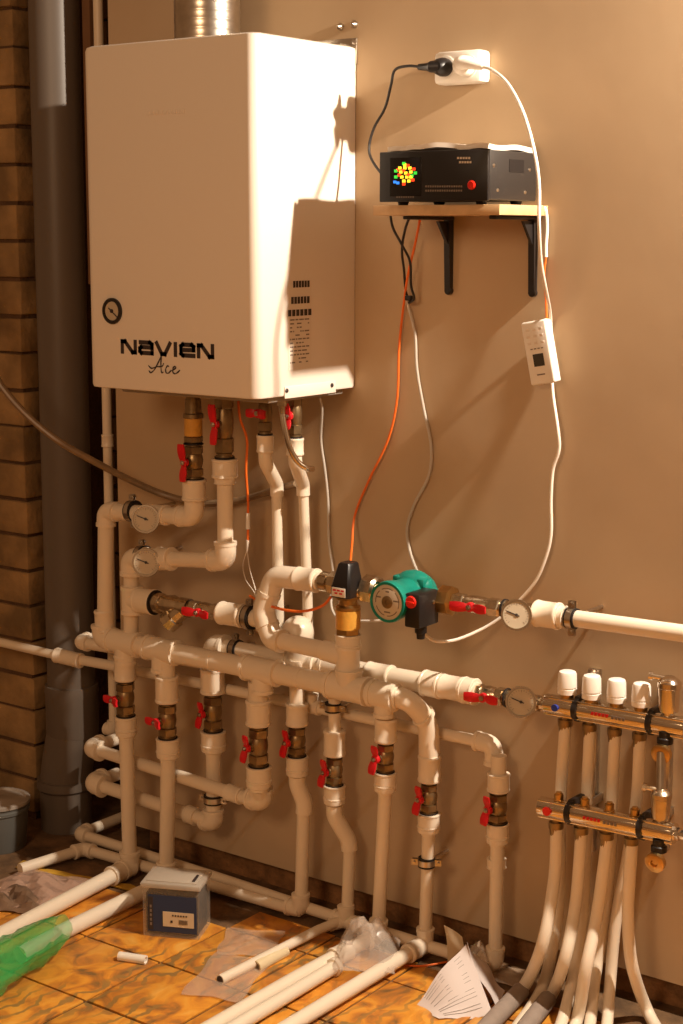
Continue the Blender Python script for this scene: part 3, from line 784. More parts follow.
m.mk('body', 'brass', t)
m = MB(); a, b = mz(609), mz(628); m.lathe(a, (0, 0, -1), [(0, r * .95), (.001, r * 1.1), ((a - b).length, r * 1.1), ((a - b).length + .001, r * .95)], 28); m.mk('sleeve', 'amber', t)['label'] = 'amber sleeve'
LA = P(322, 581, .12); LB = P(383, 591.5, .12)
m = MB(); ax = (LB - LA).normalized(); r = rp(10, LA)
m.lathe(LA, ax, [(0, r * .9), (.002, r * 1.02), (.02, r * 1.02), (.022, r * .8), (.04, r * .8)], 24); m.lathe(LA + ax * .026, ax, [(0, r * .95), (.001, r * 1.2), (.02, r * 1.2), (.021, r * .9)], 8)
m.tube([LA + ax * .03, mz(591)], r * .8, 18); m.tube([mz(591), LB - ax * .01], r * .8, 18)
m.lathe(LB - ax * .044, ax, [(0, r * .95), (.002, r * 1.45), (.028, r * 1.45), (.034, r * 1.2)], 8); m.mk('union_nut', 'nickel', t)
m = MB(); c0 = P(346.5, 596, .15); c1_ = P(348.5, 562, .15)
n = 2
u_, v_ = V((1, 0, 0)), V((0, 1, 0))
rings = []
for f, hw, hd in ((0, .023, .026), (.30, .0245, .027), (.45, .022, .025), (.95, .015, .018), (1, .012, .015)):
    cc = c0.lerp(c1_, f)
    ring = []
    for sx_, sy_ in ((-1, -.8), (-.8, -1), (.8, -1), (1, -.8), (1, .8), (.8, 1), (-.8, 1), (-1, .8)): ring.append(m.bm.verts.new(cc + V((sx_ * hw, sy_ * hd, 0))))
    rings.append(ring)
for i in range(len(rings) - 1):
    for k in range(8): m._f([rings[i][k], rings[i][(k + 1) % 8], rings[i + 1][(k + 1) % 8], rings[i + 1][k]])
m._f(list(reversed(rings[0]))); m._f(rings[-1]); act = m.mk('actuator', 'black', t)
m = MB(); cc = c0.lerp(c1_, .17) + V((-.001, -.0272, 0)); m.box(cc, (.034, .0012, .019), None, .0004); lb = m.mk('actuator_label', 'stickerw', act)
m = MB()
for (dx, dz) in ((-.010, .004), (.0, .004), (.010, .004), (-.006, -.002), (.006, -.002)): m.box(cc + V((dx, -.0007, dz)), (.0075, .0006, .0035))
m.mk('label_print', 'red', lb)
# pump
PC = P(415, 588, .12)
t = thing('circulation_pump', 'green circulation pump with round silver plate and black terminal box', 'pump', PC)
fcx = P(386.5, 602.5, .215); ax = V((fcx.x - PC.x, -.095, fcx.z - PC.z)); ax = V((0, -1, 0))
ctr = V((fcx.x + .0, -.12, fcx.z)); rD = rp(21.3, fcx)
m = MB()
m.lathe(ctr, ax, [(-.035, rD * .55), (-.03, rD * .92), (-.005, rD * 1.12), (.004, rD * 1.12), (.006, rD * .88), (.06, rD * .88), (.066, rD * .95), (.085, rD * 1.0), (.094, rD * .97), (.094, rD * .85), (.090, rD * .84)], 40)
# volute and flanges along the pipe line
PL, PRt = P(382, 591.5, .12), P(444, 600, .12)
vc = P(409, 590, .12)
m.tube([PL, PL.lerp(PRt, .28), vc, PL.lerp(PRt, .75), PRt], [rp(9, PL), rp(10, PL), rp(17, PL), rp(11, PL), rp(9, PL)], 24)
m.ball(P(414, 586, .12), rp(19, PL), (1.15, .8, .85), 24, 16)
for i in range(4):
    a_ = math.radians(45 + 90 * i); m.box(ctr + V((math.cos(a_) * rD * .98, -.008, math.sin(a_) * rD * .98)), (.018, .028, .018), None, .004)
m.mk('housing', 'green', t)
m = MB(); m.lathe(ctr + ax * .0905, ax, [(0, rD * .86), (.0015, rD * .86), (.002, rD * .84)], 40); npl = m.mk('name_plate', 'plate', t)
m = MB(); m.lathe(ctr + ax * .092, ax, [(0, rD * .3), (.002, rD * .3), (.003, rD * .24), (.003, rD * .12), (.001, rD * .1)], 24); m.mk('vent_screw', 'dullbrass', npl)
m = MB()
for i in range(26):
    a_ = 2 * PI * i / 26
    if i % 5 == 4: continue
    e_ = V((math.cos(a_), 0, math.sin(a_))); m.box(ctr + ax * .0927 + e_ * rD * .66, (rD * .16, rD * .045, .0004), (e_.cross(V((0, 1, 0))), e_, V((0, 1, 0))))
for (dx, dz, w_) in ((-.5, .2, .25), (.5, .1, .3), (0, -.48, .35), (.0, .5, .2)): m.box(ctr + ax * .0927 + V((dx * rD, 0, dz * rD)), (w_ * rD, .0004, rD * .07))
m.mk('plate_print', 'inkgrey', npl)
tbc = P(409, 611, .205); w_ = .045
m = MB(); m.box(V((tbc.x + .006, -.169, tbc.z)), (.036, .070, .068), None, .004)
gl = V((tbc.x + .006, -.172, tbc.z - .046)); m.lathe(gl + V((0, 0, .015)), (0, 0, -1), [(0, .012), (.018, .012), (.019, .009), (.03, .008)], 12); tb = m.mk('terminal_box', 'black', t)
kk = V((tbc.x + .004, -.204, tbc.z + .018)); m = MB(); m.lathe(kk, (0, -1, 0), [(-.001, .0125), (.002, .0125), (.004, .011), (.0045, .002)], 24); m.box(kk + V((0, -.005, 0)), (.018, .004, .004), None, .001); m.mk('speed_knob', 'redlamp', tb)['label'] = 'red round speed knob'
m = MB(); m.lathe(V((tbc.x + .024, -.155, tbc.z + .012)), (1, 0, 0), [(0, .004), (.002, .004)], 12); m.mk('cover_screw', 'steel', tb)
m = MB(); ax2 = (PRt - PL).normalized(); r = rp(10, PRt)
m.lathe(PRt - ax2 * .006, ax2, [(0, r * .95), (.002, r * 1.5), (.026, r * 1.5), (.028, r)], 8)
m.mk('union_nut', 'brass', t)
# pump valve, gauge, right pipe
def ln(x, d=.12): return P(x, 600 + (x - 444) * .142, d)
ball_valve(ln(449), ln(506), rp(9, ln(475)), 'long nickel valve with red handle right of the green pump', bodymat='nickel', hl=.034, hdir=(1, 0, 0))
t = thing('pipe_nipple', 'nickel tee nipple carrying the dial thermometer right of the pump', 'fitting', ln(520))
m = MB(); r = rp(8, ln(520)); L = (ln(541) - ln(505)).length; m.lathe(ln(505), ld, [(0, r), (.002, r * 1.1), (.02, r * 1.1), (.022, r * .8), (L * .6, r * .8), (L * .62, r * 1.15), (L * .95, r * 1.15), (L, r)], 8); m.mk('body', 'nickel', t)
gc = P(516.5, 615, .168); gauge(gc, TOCAM(gc) + V((0, -.2, 0)), rp(15.5, gc), 'dial thermometer right of the pump, beside the white pipe end', ln(519))
a, b = ln(537), P(720, 638.5, .12)
t = thing('outlet_pipe', 'thick white horizontal pipe leaving the picture at the right', 'pipe', ln(560))
m = MB(); m.tube([a, b], rp(8.6, ln(600)), 24); m.mk('pipe', 'pp', t)
m = MB(); coupling(m, ln(536), ln(560), rp(13.2, ln(550))); coupling(m, ln(560), ln(566), rp(11, ln(550))); m.mk('coupling', 'pp_fit', t)
clamp(ln(572), ld, rp(9, ln(572)), 'clamp on the thick white pipe at the right', ear=(0, 0, 1))

# ---- two thin pipes from the small valves to the wall
t = thing('cold_water_pipe', 'thin white pipe below the valve at the boiler front corner', 'pipe', P(277, 500, .06))
m = MB(); z = lambda x, y, d: P(x, y, d)
a, b_, c_, e_ = V((X3, -.15, z3)), V((X3, -.15, P(264, 462, .15).z)), P(275.5, 484, .07), P(279, 650, .07)
c_ = V((e_.x - .004, -.07, c_.z)); m.tube(fillet([a, b_, c_, e_], .02, 5), rp(5.6, c_), 18); m.mk('pipe', 'pp', t)
m = MB(); coupling(m, a, V((X3, -.15, P(264, 452, .15).z)), rp(8.6, a)); m.tube(fillet([V((X3, -.15, P(264, 450, .15).z)), b_, c_, c_.lerp(e_, .07)], .02, 6), rp(7, a), 18)
m.mk('fitting', 'pp_fit', t)
t = thing('hot_water_pipe', 'thin white pipe below the valve behind the braided hose', 'pipe', P(305, 500, .06))
a = V((X4, -.15, P(295, 438, .15).z)); b_ = V((X4, -.15, P(293, 462, .15).z)); e_ = P(309, 704, .045); c_ = V((P(303, 484, .06).x, -.06, P(303, 484, .06).z))
m = MB(); m.tube(fillet([a, b_, c_, V((e_.x, -.05, P(305, 600, .05).z)), e_], .02, 5), rp(5.2, c_), 18); m.mk('pipe', 'pp', t)
m = MB(); coupling(m, a, V((X4, -.15, P(295, 455, .15).z)), rp(8.6, a)); m.tube(fillet([V((X4, -.15, P(295, 452, .15).z)), b_, c_, c_.lerp(e_, .05)], .02, 6), rp(7, a), 18)
m.mk('fitting', 'pp_fit', t)
# braided hose
t = thing('braided_hose', 'short shiny steel hose hooking from the boiler base to the right', 'hose', P(285, 400, .19))
m = MB(); hp = smooth([P(282, 412, .19), P(285, 430, .19), P(290, 448, .185), P(297, 461, .175), P(306, 468, .16), P(313, 469, .14)], 8); m.tube(hp, rp(3.0, hp[0]), 12); m.mk('hose', 'chrome', t)
m = MB(); m.lathe(P(282, 395, .19), (P(282, 412, .19) - P(282, 395, .19)), [(0, .008), (.001, .011), (.022, .011), (.024, .008), (.038, .007)], 12); m.mk('nut', 'nickel', t)
# long brown hose from the left
cable([P(-110, 120, .34), P(-60, 260, .31), P(-8, 368, .28), P(6, 392, .27), P(30, 418, .25), P(60, 442, .22), P(95, 462, .17), P(130, 480, .11), P(165, 495, .06), P(200, 503, .035), P(235, 501, .025), P(262, 494, .025), P(284, 487, .04), P(296, 484, .05)], rp(3.4, P(100, 460, .1)), 'brownhose', 'brown_hose', 'long brown hose sagging from the left edge across the grey sewer pipe', 'hose')
# sensor wire under boiler
t = thing('sensor_wire', 'orange wire under the boiler ending in two thin white leads', 'wire', P(240, 405, .12))
m = MB(); m.tube(smooth([P(238, 396, .12), P(240, 418, .12), P(247, 440, .10), P(246, 470, .09), P(248, 500, .08), P(248, 514, .08)], 8), .0028, 10); m.tube(smooth([P(248, 528, .08), P(248, 540, .08)], 4), .003, 10); m.mk('cord', 'orange', t)
m = MB(); m.tube([P(248, 513, .08), P(248, 529, .08)], .005, 12); m.tube([P(248, 540, .08), P(247, 552, .08)], [.0045, .002], 10); m.mk('sleeve', 'white', t)
m = MB(); m.tube(smooth([P(247, 550, .08), P(243, 565, .08), P(246, 580, .08), P(254, 592, .10), P(257, 602, .14)], 6), .0012, 6); m.tube(smooth([P(247, 550, .08), P(250, 570, .08), P(255, 588, .10), P(257, 600, .14)], 6), .0012, 6); m.mk('lead', 'whitecord', t)
cable([P(320, 397, .05), P(322, 410, .03), P(321, 440, .008), P(325, 470, .008), P(328, 500, .008), P(329, 540, .008), P(333, 575, .02), P(331, 600, .05), P(333, 612, .06), P(340, 622, .06)], .0028, 'greycord', 'boiler_cable', 'thin grey cable hanging from the boiler bottom right corner')
cable([P(250, 596, .10), P(262, 603, .12), P(285, 610, .15), P(305, 611, .15), P(322, 606, .15), P(331, 597, .15)], .003, 'orange', 'orange_lead', 'orange lead looping in front of the S-shaped pipe to the actuator')
cable([P(340, 620, .06), P(362, 621, .06), P(385, 620, .06), P(400, 615, .09)], .0026, 'whitecord', 'pump_lead', 'short white lead behind the amber sleeve and the pump')

# ================================================================== HEADERS
# front header
hp_ = {x: P(x, y, .14) for x, y in ((100, 636), (126, 646), (152, 648), (256, 671), (348, 690), (383, 697))}
h0 = P(103, 638, .14); h1 = P(383, 695, .14); hd_ = (h1 - h0).normalized()
def H(x): return P(x, 638 + (x - 103) * (695 - 638) / 280., .14)
t = thing('front_header', 'thick white front header pipe with tees feeding the valve row', 'pipe', H(250))
m = MB(); rH = rp(10.3, H(250)); m.tube([h0, h1], rH, 26); m.mk('pipe', 'pp', t)
m = MB(); RT = rp(12.6, H(250)); dz = V((0, 0, -1))
elbow(m, h0 + V((0, 0, .1)), h0, h1, .032, rp(11, h0))
for x in (125, 162, 262): tee(m, H(x), hd_, .045, dz, .05, RT, rp(10.8, H(x)))
tee(m, H(349), hd_, .05, V((0, 0, 1)), .04, RT * 1.04, RT)
tee(m, H(384), hd_, .03, dz, .045, RT, rp(10, H(384)))
c8 = P(428.5, 722, .085)
w8 = [H(384) + V((0, 0, .0)), P(408, 699, .13), P(429, 722, .085), P(429, 757, .08)]
m.cut('elbow'); m.tube(fillet(w8, .06, 10), rp(10.6, w8[1]), 26)
for p_, q_, f in ((w8[0], w8[1], .55), (w8[1], w8[2], .75)): m.lathe(p_.lerp(q_, f) - (q_ - p_).normalized() * .004, q_ - p_, [(0, RT * .8), (0, RT * .93), (.008, RT * .93), (.008, RT * .8)])
for x in (212, 300): m.cut('reducer').lathe(H(x), hd_, [(0, rH), (0, rH * 1.04), (.006, rH * 1.04), (.006, rH)])
m.mk('fitting', 'pp_fit', t)
# rear header
RD = .065
def Hr(x):
    ks = [(214, 654), (240, 649.5), (307, 665), (380, 682), (440, 690), (480, 696)]
    for i in range(len(ks) - 1):
        if x <= ks[i + 1][0]: break
    (xa, ya), (xb, yb) = ks[i], ks[i + 1]; return P(x, ya + (yb - ya) * (x - xa) / (xb - xa), RD)
r0_ = P(214, 645, RD); r1_ = P(468, 690.7, RD)
def Hr(x): return P(x, 645 + (x - 214) * .18, RD)
t = thing('rear_header', 'white rear header pipe near the wall, ending at the lower right valve', 'pipe', Hr(330))
m = MB(); m.tube([r0_, Hr(345)], rp(8.2, Hr(300)), 24); m.tube([Hr(335), Hr(478)], rp(10, Hr(400)), 24); m.mk('pipe', 'pp', t)
m = MB(); elbow(m, r1_, r0_, r0_ + dz, .035, rp(11.5, r0_))
hr_d = (r1_ - r0_).normalized()
tee(m, Hr(302), hr_d, .04, dz, .05, rp(10.5, Hr(302)), rp(10.5, Hr(302)))
m.cut('elbow'); m.tube(fillet([Hr(301), P(299, 634, .07), P(286, 640, .085)], .03, 10), rp(14.5, Hr(302)), 24)
m.ball(P(298, 632, .075), rp(16.5, Hr(302)), (1, 1, 1), 22, 14)
tee(m, Hr(334), hr_d, .03, dz, .04, rp(10, Hr(334)), rp(8, Hr(334)))
coupling(m, Hr(368), Hr(392), rp(11.4, Hr(380))); coupling(m, Hr(424), Hr(442), rp(13, Hr(430))); coupling(m, Hr(442), Hr(464), rp(12.2, Hr(440))); coupling(m, Hr(464), Hr(476), rp(13.2, Hr(470)))
m.mk('fitting', 'pp_fit', t)
clamp(Hr(236), hr_d, rp(8.2, Hr(236)), 'clamp at the left end of the rear header', ear=(0, 0, 1))
# valve / gauge to the manifold
def mn(x, d=.065): return P(x, 691 + (x - 468) * .17, d)
ball_valve(mn(472), mn(508), rp(9, mn(485)), 'red-handled nickel valve at the right end of the rear header', bodymat='nickel', hl=.032, hdir=(1, 0, 0))
t = thing('pipe_nipple', 'nickel tee nipple between lower right thermometer and upper manifold', 'fitting', mn(525))
m = MB(); r = rp(6.5, mn(520)); L = (mn(548) - mn(507)).length; m.lathe(mn(507), hr_d, [(0, r), (.002, r * 1.2), (.02, r * 1.2), (.022, r * .8), (L * .55, r * .8), (L * .57, r * 1.3), (L * .8, r * 1.3), (L * .82, r * .9), (L, r * .9)], 8); m.mk('body', 'nickel', t)
gc = P(521, 702, .115); gauge(gc, TOCAM(gc) + V((0, -.2, 0)), rp(15.5, gc), 'dial thermometer beside the upper manifold', mn(524))
# long thin pipe behind everything
tp0 = P(-12, 640, .06); tp1 = P(489, 744, .06)
def tp(x): return P(x, 642 + x * .2075, .045)
t = thing('long_thin_pipe', 'long thin white pipe crossing the whole wall behind the valve row', 'pipe', tp(250))
m = MB(); e9 = tp(494); m.tube([P(62, 656.5, .075) + (P(-14, 639, .10) - P(62, 656.5, .075)) * 3.6, P(62, 656.5, .075)], rp(4.4, tp(30)), 16); m.tube([P(62, 656.5, .075), tp(130), e9], rp(5.4, tp(200)), 18); m.mk('pipe', 'pp', t)
m = MB(); coupling(m, P(56, 655, .076), P(81, 661, .07), rp(7.4, tp(70)))
for x in (311,): tee(m, tp(x), e9 - tp(300), .025, V((0, 0, 1)), .03, rp(7, tp(x)), rp(7, tp(x)))
elbow(m, tp(400), e9, e9 + dz, .042, rp(9.5, e9))
m.mk('fitting', 'pp_fit', t)
# stub pipe into the wall at far left
t = thing('stub_pipe', 'white pipe elbow left of the front header, above the long thin pipe', 'pipe', P(80, 642, .06))
m = MB(); a = P(80, 642, .075); b_ = P(280, 676, .05); m.tube(fillet([a + V((0, .07, 0)), a, b_], .02), rp(6, a), 18); m.mk('pipe', 'pp', t)
m = MB(); elbow(m, a + V((0, .07, 0)), a, b_, .028, rp(7.6, a)); m.mk('elbow', 'pp_fit', t)

# ================================================================== THE VALVE ROW
# x, d at valve, yc0,yc1 upper coupling; valve yc1..yv1; lower coupling yv1..yl1; widths
legs = [
 dict(x=125.5, d=.14, y0=655, y1=680, y2=716, y3=738, wc=10.8, wv=9, wp=7.5, hd='x', lab='first from the left'),
 dict(x=167.5, d=.14, y0=676, y1=702, y2=738, y3=760, wc=11.6, wv=9, wp=7.6, hd='x', lab='second from the left'),
 dict(x=213, d=.075, y0=668, y1=693, y2=731, y3=754, wc=12.2, wv=9.2, wp=7.6, hd='z', lab='third from the left'),
 dict(x=258.5, d=.14, y0=700, y1=725, y2=766, y3=790, wc=12.4, wv=9.8, wp=9, hd='z', lab='fourth from the left'),
 dict(x=297, d=.085, y0=703, y1=725, y2=756, y3=778, wc=11, wv=8.8, wp=6.7, hd='z', lab='fifth from the left'),
 dict(x=334.5, d=.08, y0=730, y1=755, y2=785, y3=806, wc=10.8, wv=8.4, wp=6.2, hd='z', lab='below a clamp, above a zigzag'),
 dict(x=385.5, d=.13, y0=718, y1=741.5, y2=772, y3=794, wc=11, wv=8.6, wp=6.9, hd='z', lab='third from the right'),
 dict(x=429, d=.08, y0=755, y1=781, y2=813, y3=835, wc=11.2, wv=8.4, wp=6.6, hd='z', lab='second from the right'),
 dict(x=498, d=.06, y0=773, y1=791, y2=823, y3=846, wc=11, wv=9.3, wp=7, hd='z', lab='rightmost, below the end of the long thin pipe'),
]
names = ['first', 'second', 'third', 'fourth', 'fifth', 'sixth', 'seventh', 'eighth', 'ninth']
plab = ['white drop pipe, leftmost in the valve row, bending forward at the floor',
 'white drop pipe, second in the valve row, standing behind the clear box',
 'white drop pipe, third in the valve row, ending in an elbow with a clamp',
 'short white drop pipe, fourth in the valve row, ending in a high elbow',
 'white drop pipe, fifth in the valve row, with a zigzag below the valve',
 'white drop pipe, sixth in the valve row, its zigzag the lower of the two',
 'straight white drop pipe, seventh in the valve row, meeting the crumpled film',
 'white drop pipe hanging from the front header end, clamped near the floor',
 'white drop pipe below the right end of the long thin pipe']
bots = [F(130, 866, .028), F(166.5, 878, .028), P(213.5, 822, .075), P(261, 800, .12), F(301, 909, .028), F(347, 921, .028), F(378, 935, .028), F(425, 944, .028), F(495, 964, .028)]
LEG = []
for i, g in enumerate(legs):
    d = g['d']; X = P(g['x'], (g['y1'] + g['y2']) / 2, d).x
    q = lambda y: V((X, -d, P(g['x'], y, d).z))
    hdv = V((1, 0, .0)) if g['hd'] == 'x' else V((0, 0, 1))
    ball_valve(q(g['y1']), q(g['y2']), rp(g['wv'], q(g['y1'])), 'brass ball valve in the lower row, ' + g['lab'], 'ball valves in the lower row', hdir=(-.95, 0, -.05) if g['hd'] == 'x' else (.05, 0, 1), hl=.030 if g['hd'] == 'x' else .0245, stem=V((-.25, -.97, 0)).normalized() if g['hd'] == 'z' else V((-.3, -.95, 0)).normalized())
    t = thing('drop_pipe', plab[i], 'pipe', bots[i], 'white drop pipes of the valve row')
    m = MB()
    wc = rp(g['wc'], q(g['y1'])); wp = rp(g['wp'], q(g['y1'])); bt_ = bots[i]
    top = q(g['y0'] - (18 if i not in (5, 7) else 24))
    if i == 4: top = q(660)
    if i == 5: top = q(684)
    if i == 7: top = q(740)
    m.tube([top, q(g['y0'] + 4)], wp * (1.12 if i != 5 else 1.0), 20)
    path = [q(g['y3'] - 3)]
    if i == 4: path += [q(782), P(305, 806, .075), P(303.5, 812, .075)]
    if i == 5: path += [q(812), P(349, 842, .06), P(349.5, 848, .06)]
    path += [bt_]
    fl = fillet(path, .018, 5); m.tube(fl, wp, 20); m.mk('pipe', 'pp', t)
    m = MB(); coupling(m, q(g['y0']), q(g['y1']), wc); mid = q((g['y2'] * .35 + g['y3'] * .65)); coupling(m, q(g['y2']), mid, wc); reducer(m, mid, q(g['y3']), wc * .98, wp)
    if i == 4: m.tube(fillet([q(776), q(784), P(304.5, 803, .075), P(304, 813, .075)], .016, 6), rp(8.4, bt_), 20)
    if i == 5: m.tube(fillet([q(805), q(816), P(348.5, 840, .06), P(349.5, 850, .06)], .016, 6), rp(8.2, bt_), 20)
    m.mk('coupling', 'pp_fit', t)
    LEG.append((X, d, q, t, wp, bt_))
# small knuckle on the last leg
def leg_fit(i, *args):
    pass
bot_to = {0: F(60, 906, .024), 1: None, 2: P(150, 808, .055), 3: P(150, 766, .04), 4: F(250, 896, .022), 5: F(300, 905, .02), 6: F(330, 962, .022), 7: F(380, 972, .022), 8: F(440, 948, .024)}
for i, (X, d, q, t, wp, bt_) in enumerate(LEG):
    m = MB()
    up = q(legs[i]['y3'])
    if bot_to[i] is not None: elbow(m, up, bt_, bot_to[i], .030 if i in (2, 3) else .036, wp * 1.32)
    else: coupling(m, bt_ + V((0, 0, .04)), bt_ - V((0, 0, .02)), wp * 1.3)
    if i == 8: coupling(m, P(496.5, 858, .055), P(496.5, 868, .055), wp * 1.35)
    m.mk('elbow', 'pp_fit', t)
# clamps on legs
clamp(P(213.3, 799, .075), (0, 0, 1), rp(8.2, LEG[2][5]), 'clamp low on the third drop pipe, just above its elbow', ear=(1, .15, 0))
clamp(P(333, 707, .08), (0, 0, 1), rp(7, LEG[5][5]), 'clamp under the front header on the middle drop pipe', ear=(1, .1, 0))
clamp(P(426.5, 862, .08), (0, 0, 1), rp(7.2, LEG[7][5]), 'clamp near the floor on the second pipe from the right', ear=(1, .5, 0))
# lower horizontal pipes H1, H2
for nm, lab, a, b_, r_, R_ in (('lower_crossing_pipe', 'upper of two thin pipes crossing behind the left drop pipes', P(91, 748, .09), P(256, 801, .12), 6.2, 9.6), ('lower_crossing_pipe', 'lower of two thin pipes crossing behind the left drop pipes', P(93, 783, .09), P(206, 820, .08), 6.6, 10.5)):
    t = thing(nm, lab, 'pipe', a); m = MB(); m.tube(fillet([a + V((0, .085, .0)), a, b_], .02, 6), rp(r_, a), 20); m.mk('pipe', 'pp', t)
    m = MB(); elbow(m, a + V((0, .08, 0)), a, b_, .036, rp(R_, a)); coupling(m, b_.lerp(a, .08), b_.lerp(a, .16), rp(r_ * 1.35, b_)); m.mk('elbow', 'pp_fit', t)
# floor pipes along the wall
t = thing('rear_floor_pipe', 'thin pipe on the floor closest to the wall', 'pipe', F(80, 834, .06))
f0 = F(80, 834, .035); f1 = F(470, 961, .030); f1 = F(492, 966, .026)
m = MB(); m.tube([f0 + V((0, .08, 0)), f0 + V((0, .0, 0)), F(215, 877, .03), F(347, 921, .028), f1][1:], rp(5.3, f0), 18); m.tube([f0, f0 + V((-.0, .36, .0))], rp(5.3, f0), 18); m.mk('pipe', 'pp', t)
m = MB(); elbow(m, f0 + V((0, .08, 0)), f0, f1, .028, rp(7.6, f0)); tee(m, F(347, 921, .028), f1 - f0, .035, F(330, 925, .022) - F(347, 921, .028), .04, rp(8.4, f1), rp(6.5, f1)); m.mk('fitting', 'pp_fit', t)
t = thing('front_floor_pipe', 'thin pipe on the floor running from the left bend to the fifth drop pipe', 'pipe', F(82, 849, .02))
g0 = F(84, 849, .022); g1 = F(300, 911, .026); gl_ = F(20, 869, .02)
m = MB(); m.tube(fillet([gl_, g0, g1], .02, 6), rp(5.4, g0), 18); m.mk('pipe', 'pp', t)
m = MB(); elbow(m, gl_, g0, g1, .030, rp(7, g0)); m.mk('elbow', 'pp_fit', t)

# ================================================================== FLOOR PIPES COMING FORWARD
def fpipe(label, pts, rpx, name='floor_pipe', sleeve=None, hollow=False, mt='pp', ref=0):
    r = rp(rpx, pts[ref]); t = thing(name, label, 'pipe', pts[0]); m = MB(); m.tube(pts, r, 22); m.mk('pipe', mt, t)
    if sleeve:
        m = MB(); a, b = pts[0], pts[1]; dd = (b - a).normalized(); coupling(m, a + dd * sleeve[0], a + dd * sleeve[1], r * 1.3); m.mk('socket_end', 'pp_fit', t)
    if hollow:
        m = MB(); e = pts[-1]; dd = (pts[-1] - pts[-2]).normalized(); m.lathe(e, dd, [(-.004, r * .8), (.0008, r * .8)], 20); m.mk('open_bore', 'ink', t)
    return t
fpipe('long white pipe running from the first drop pipe to the left edge', [F(131, 866, .028), F(0, 935, .024), F(-90, 985, .024)], 7.4, sleeve=(.0, .075))
fpipe('white pipe behind the clear box ending in the green bottle', [F(168, 880, .026), F(58, 934, .024), F(20, 955, .024)], 7.6)
fpipe('long white pipe running forward from the eighth drop pipe', [F(424, 944, .028), F(306, 1016, .024), F(200, 1080, .024)], 7.2, sleeve=(.0, .06))
fpipe('white pipe running forward from under the crumpled film', [F(376, 935, .028), F(300, 976, .022), F(140, 1068, .024)], 7.2, sleeve=(.09, .14))
fpipe('white pipe between two longer ones, its far end under the film', [F(336, 966, .022), F(300, 988, .022), F(150, 1078, .024)], 6.8, sleeve=(0., .012))
fpipe('thin open-ended white pipe lying left of the crumpled film', [F(338, 922, .028), F(318, 930, .024), F(220, 980, .016)], 5.2, hollow=True, ref=2)
def offcut(label, a, b, r, mt, name):
    t = thing(name, label, 'offcut', a); m = MB(); dd = (b - a).normalized(); L = (b - a).length
    m.lathe(a, dd, [(.004, r * .7), (0, r * .72), (0, r), (L, r), (L, r * .72), (L - .004, r * .7)], 22); m.mk('tube', mt, t)
    m = MB(); m.lathe(a, dd, [(.004, r * .69), (.0045, r * .69)], 20); m.lathe(b, -dd, [(.004, r * .69), (.0045, r * .69)], 20); m.mk('bore', 'inkgrey', t)
a = F(256, 967, .014); offcut('cream tube offcut beside the thin open-ended pipe', a, F(285, 951, .014), rp(6.2, a), 'cream', 'pipe_offcut')
a = F(119, 956, .012); offcut('small white tube offcut lying alone before the clear box', a, F(146, 960, .012), rp(4.6, a), 'white', 'pipe_offcut')

# ================================================================== MANIFOLDS
def bar_pt(kind, x):
    return P(x, 703 + (x - 546) * .178, .075) if kind == 'u' else P(x, 806 + (x - 541) * .205, .115)
RED = 'reddot'
def manifold(kind, label, x0, x1, taps, cuts):
    bp = lambda x: bar_pt(kind, x); t = thing('manifold', label, 'manifold', bp((x0 + x1) / 2))
    dv = (bp(x1) - bp(x0)).normalized(); r = rp(10.2, bp(600)); up = V((0, 0, 1)); up = (up - dv * up.dot(dv)).normalized(); fr_ = dv.cross(up); fr_ = fr_ if fr_.y < 0 else -fr_
    xs_ = [x0] + cuts + [x1]
    for i in range(len(xs_) - 1):
        m = MB(); a, b = bp(xs_[i] + 1), bp(xs_[i + 1] - 1)
        m.tube([a, b], r, 24)
        L = (b - a).length; c = (a + b) / 2
        for s_ in (1, -1): m.box(c + up * s_ * r * .82 + fr_ * r * .55, (L, r * .30, r * .26), (dv, fr_, up), .001)
        m.box(c + fr_ * r * .8, (L, r * .35, r * 1.0), (dv, fr_, up), .002)
        m.mk('bar_segment', 'chrome', t)
    for cx_ in cuts:
        m = MB(); c = bp(cx_); m.lathe(c - dv * .005, dv, [(0, r * .9), (0, r * 1.16), (.010, r * 1.16), (.010, r * .9)], 24); m.box(c + V((0, .02, 0)), (.012, .05, .05), None, .002); m.mk('clamp_ring', 'blackmetal', t)
        m = MB(); m.box(c + V((.006, -c.y / 2 + .008, 0)), (.006, max(.02, -c.y - .012), .016), None, .001); m.mk('bracket_arm', 'steel', t)
    return t, bp, dv, r
tu, bu_, dvu, ru = manifold('u', 'upper chrome manifold with four white caps on the right wall', 546, 688, None, [578, 652])
tl, bl_, dvl, rl_ = manifold('l', 'lower chrome manifold with a red dot on the right wall', 540, 676, None, [571, 643])
m = MB(); m.lathe(bu_(560) + V((0, -ru * 1.02, .0)), (0, -1, 0), [(0, .007), (.003, .007)], 14); m.mk('blue_dot', 'bluedot', tu)['label'] = 'blue round marker'
m = MB(); m.lathe(bl_(552) + V((0, -rl_ * 1.02, .0)), (0, -1, 0), [(0, .009), (.003, .009)], 14); m.mk('red_dot', 'reddot', tl)['label'] = 'red round marker'
for t_, bp, xx, r_ in ((tu, bu_, 597, ru), (tl, bl_, 589, rl_)):
    m = MB(); m2 = MB()
    for i in range(5): m.box(bp(xx + i * 3.6) + V((0, -r_ * 1.02, .002)), (.0055, .0008, .0065), (V((1, 0, 0)), V((0, 1, 0)), V((.25, 0, 1)).normalized()))
    for i in range(4): m2.box(bp(xx + 20 + i * 3.6) + V((0, -r_ * 1.02, .001)), (.0055, .0008, .0065))
    m.mk('logo_print', 'red', t_); m2.mk('grey_print', 'inkgrey', t_)
caps = [(567, 671, 695), (591.3, 675, 700), (616.2, 679, 703.5), (641, 683, 707.5)]
